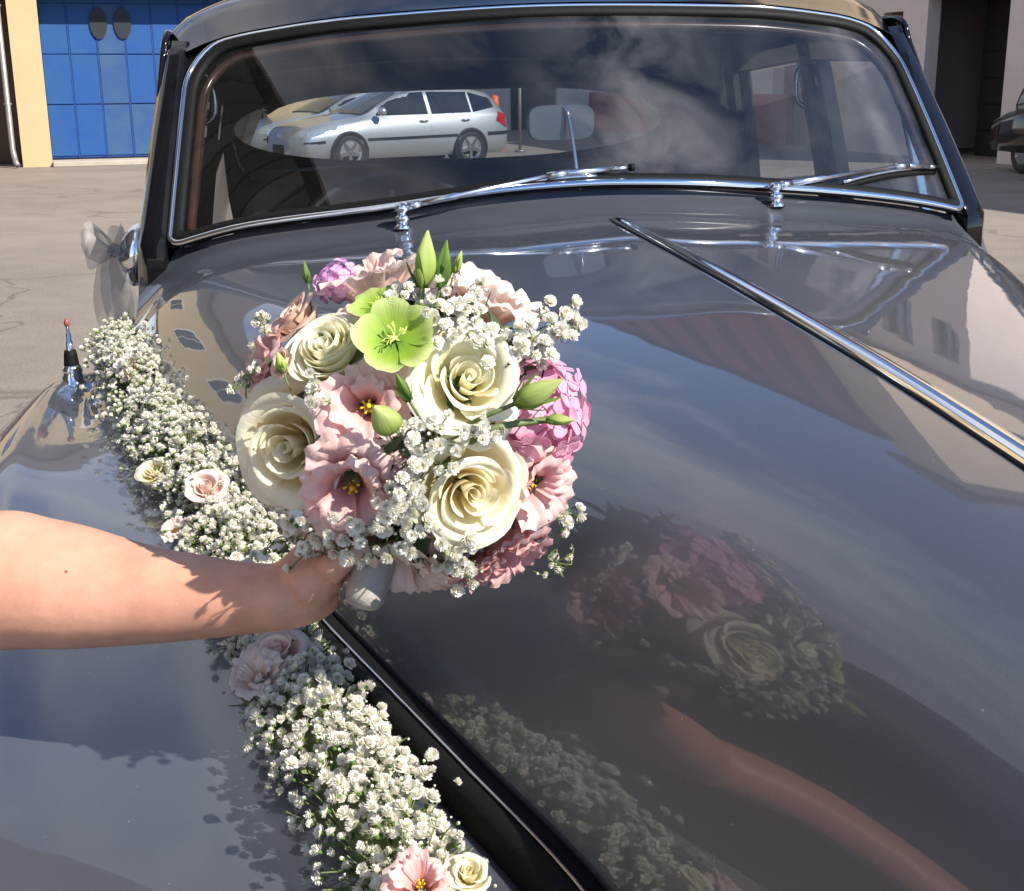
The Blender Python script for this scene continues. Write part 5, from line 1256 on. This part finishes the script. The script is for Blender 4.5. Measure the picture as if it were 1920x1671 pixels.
# hand: heel, back of the hand and the ball of the thumb
limb([(pxp(540, 1100, 0.892), px_r(46, .92)), (pxp(585, 1062, 0.902), px_r(48, .93)), (pxp(622, 1010, 0.910), px_r(42, .94)), (pxp(640, 985, 0.915), px_r(34, .945))])
limb([(pxp(560, 1105, 0.886), px_r(44, .916)), (pxp(600, 1082, 0.882), px_r(44, .912)), (pxp(628, 1062, 0.880), px_r(34, .91))])
limb([(pxp(612, 1074, 0.862), px_r(30, .91)), (pxp(648, 1046, 0.856), px_r(24, .905)), (pxp(676, 1022, 0.854), px_r(22, .90)), (pxp(700, 1004, 0.856), px_r(17, .90))], 12)
for k, (y, sc) in enumerate(((1078, .86), (1046, .97), (1012, 1.0), (980, .95))):
    r = px_r(21, .93)*sc
    limb([(pxp(612, y-2, 0.884), r*1.15), (pxp(655, y-6, 0.900), r*1.05), (pxp(706, y-10, 0.900), r*1.06), (pxp(738, y-12, 0.884), r*.95), (pxp(734, y-12, 0.866), r*.9), (pxp(706, y-10, 0.857), r*.72)], 12)
# the rest of her, standing outside the left edge of the picture
limb([((-.84, 0.545, .90), .165), ((-.84, 0.550, 1.06), .125), ((-.835, 0.560, 1.22), .135), ((-.83, 0.565, 1.33), .115), ((-.825, 0.570, 1.39), .06), ((-.82, 0.575, 1.47), .05)])
limb([((-.82, 0.580, 1.44), .05), ((-.815, 0.590, 1.50), .072), ((-.81, 0.595, 1.57), .092), ((-.81, 0.595, 1.64), .090), ((-.81, 0.595, 1.70), .045)])
ball((-.755, 0.655, 1.575), .018); ball((-.895, 0.575, 1.58), .02); 
limb([((-.83, 0.560, 1.34), .09), ((-.72, 0.620, 1.36), .060), (Sh, .050)]); ball(Sh, .0515); ball(El, .0455)
limb([((-.83, 0.560, 1.34), .09), ((-.96, 0.530, 1.35), .058), ((-1.04, 0.520, 1.28), .047), ((-1.08, 0.540, 1.08), .038), ((-1.05, 0.650, .90), .027), ((-1.03, 0.700, .83), .034), ((-1.02, 0.730, .76), .018)])
for sx in (-1, 1): limb([((-.84+sx*.08, 0.545, .90), .10), ((-.84+sx*.085, 0.550, .68), .08), ((-.84+sx*.09, 0.555, .48), .055), ((-.84+sx*.09, 0.545, .30), .054), ((-.84+sx*.09, 0.530, .09), .036), ((-.82+sx*.09, 0.620, .035), .03)])
per = m.build('person', MT['skin'])
tag(per, 'person in a pale dress reaching a bare forearm in to hold the bouquet', 'person')
md = per.modifiers.new('fuse', 'REMESH'); md.mode = 'VOXEL'; md.voxel_size = .0028; md.use_smooth_shade = True
md = per.modifiers.new('soft', 'SMOOTH'); md.factor = .5; md.iterations = 8
m = MB(); rows = []
for r, z in ((.25, .28), (.245, .5), (.235, .72), (.222, .90), (.182, 1.04), (.178, 1.14), (.178, 1.22), (.165, 1.29)):
    rows.append([(-.84+r*math.cos(a)*(1+.05*math.cos(a*11)*(1 if z < .9 else .1)), .555+r*.85*math.sin(a)*(1+.05*math.cos(a*11)*(1 if z < .9 else .1)), z) for a in np.linspace(0, 2*PI, 89)])
m.grid(rows, flip=True); m.build('dress', MT['cloth'], per, solid=.003)
m = MB(); m.lathe([(.0, 1.735), (.06, 1.72), (.102, 1.66), (.106, 1.58), (.095, 1.50), (.07, 1.45)], 24, 0, Matrix.Translation((-.825, .575, 0))); m.build('hair', MT['hair'], per, solid=.004)
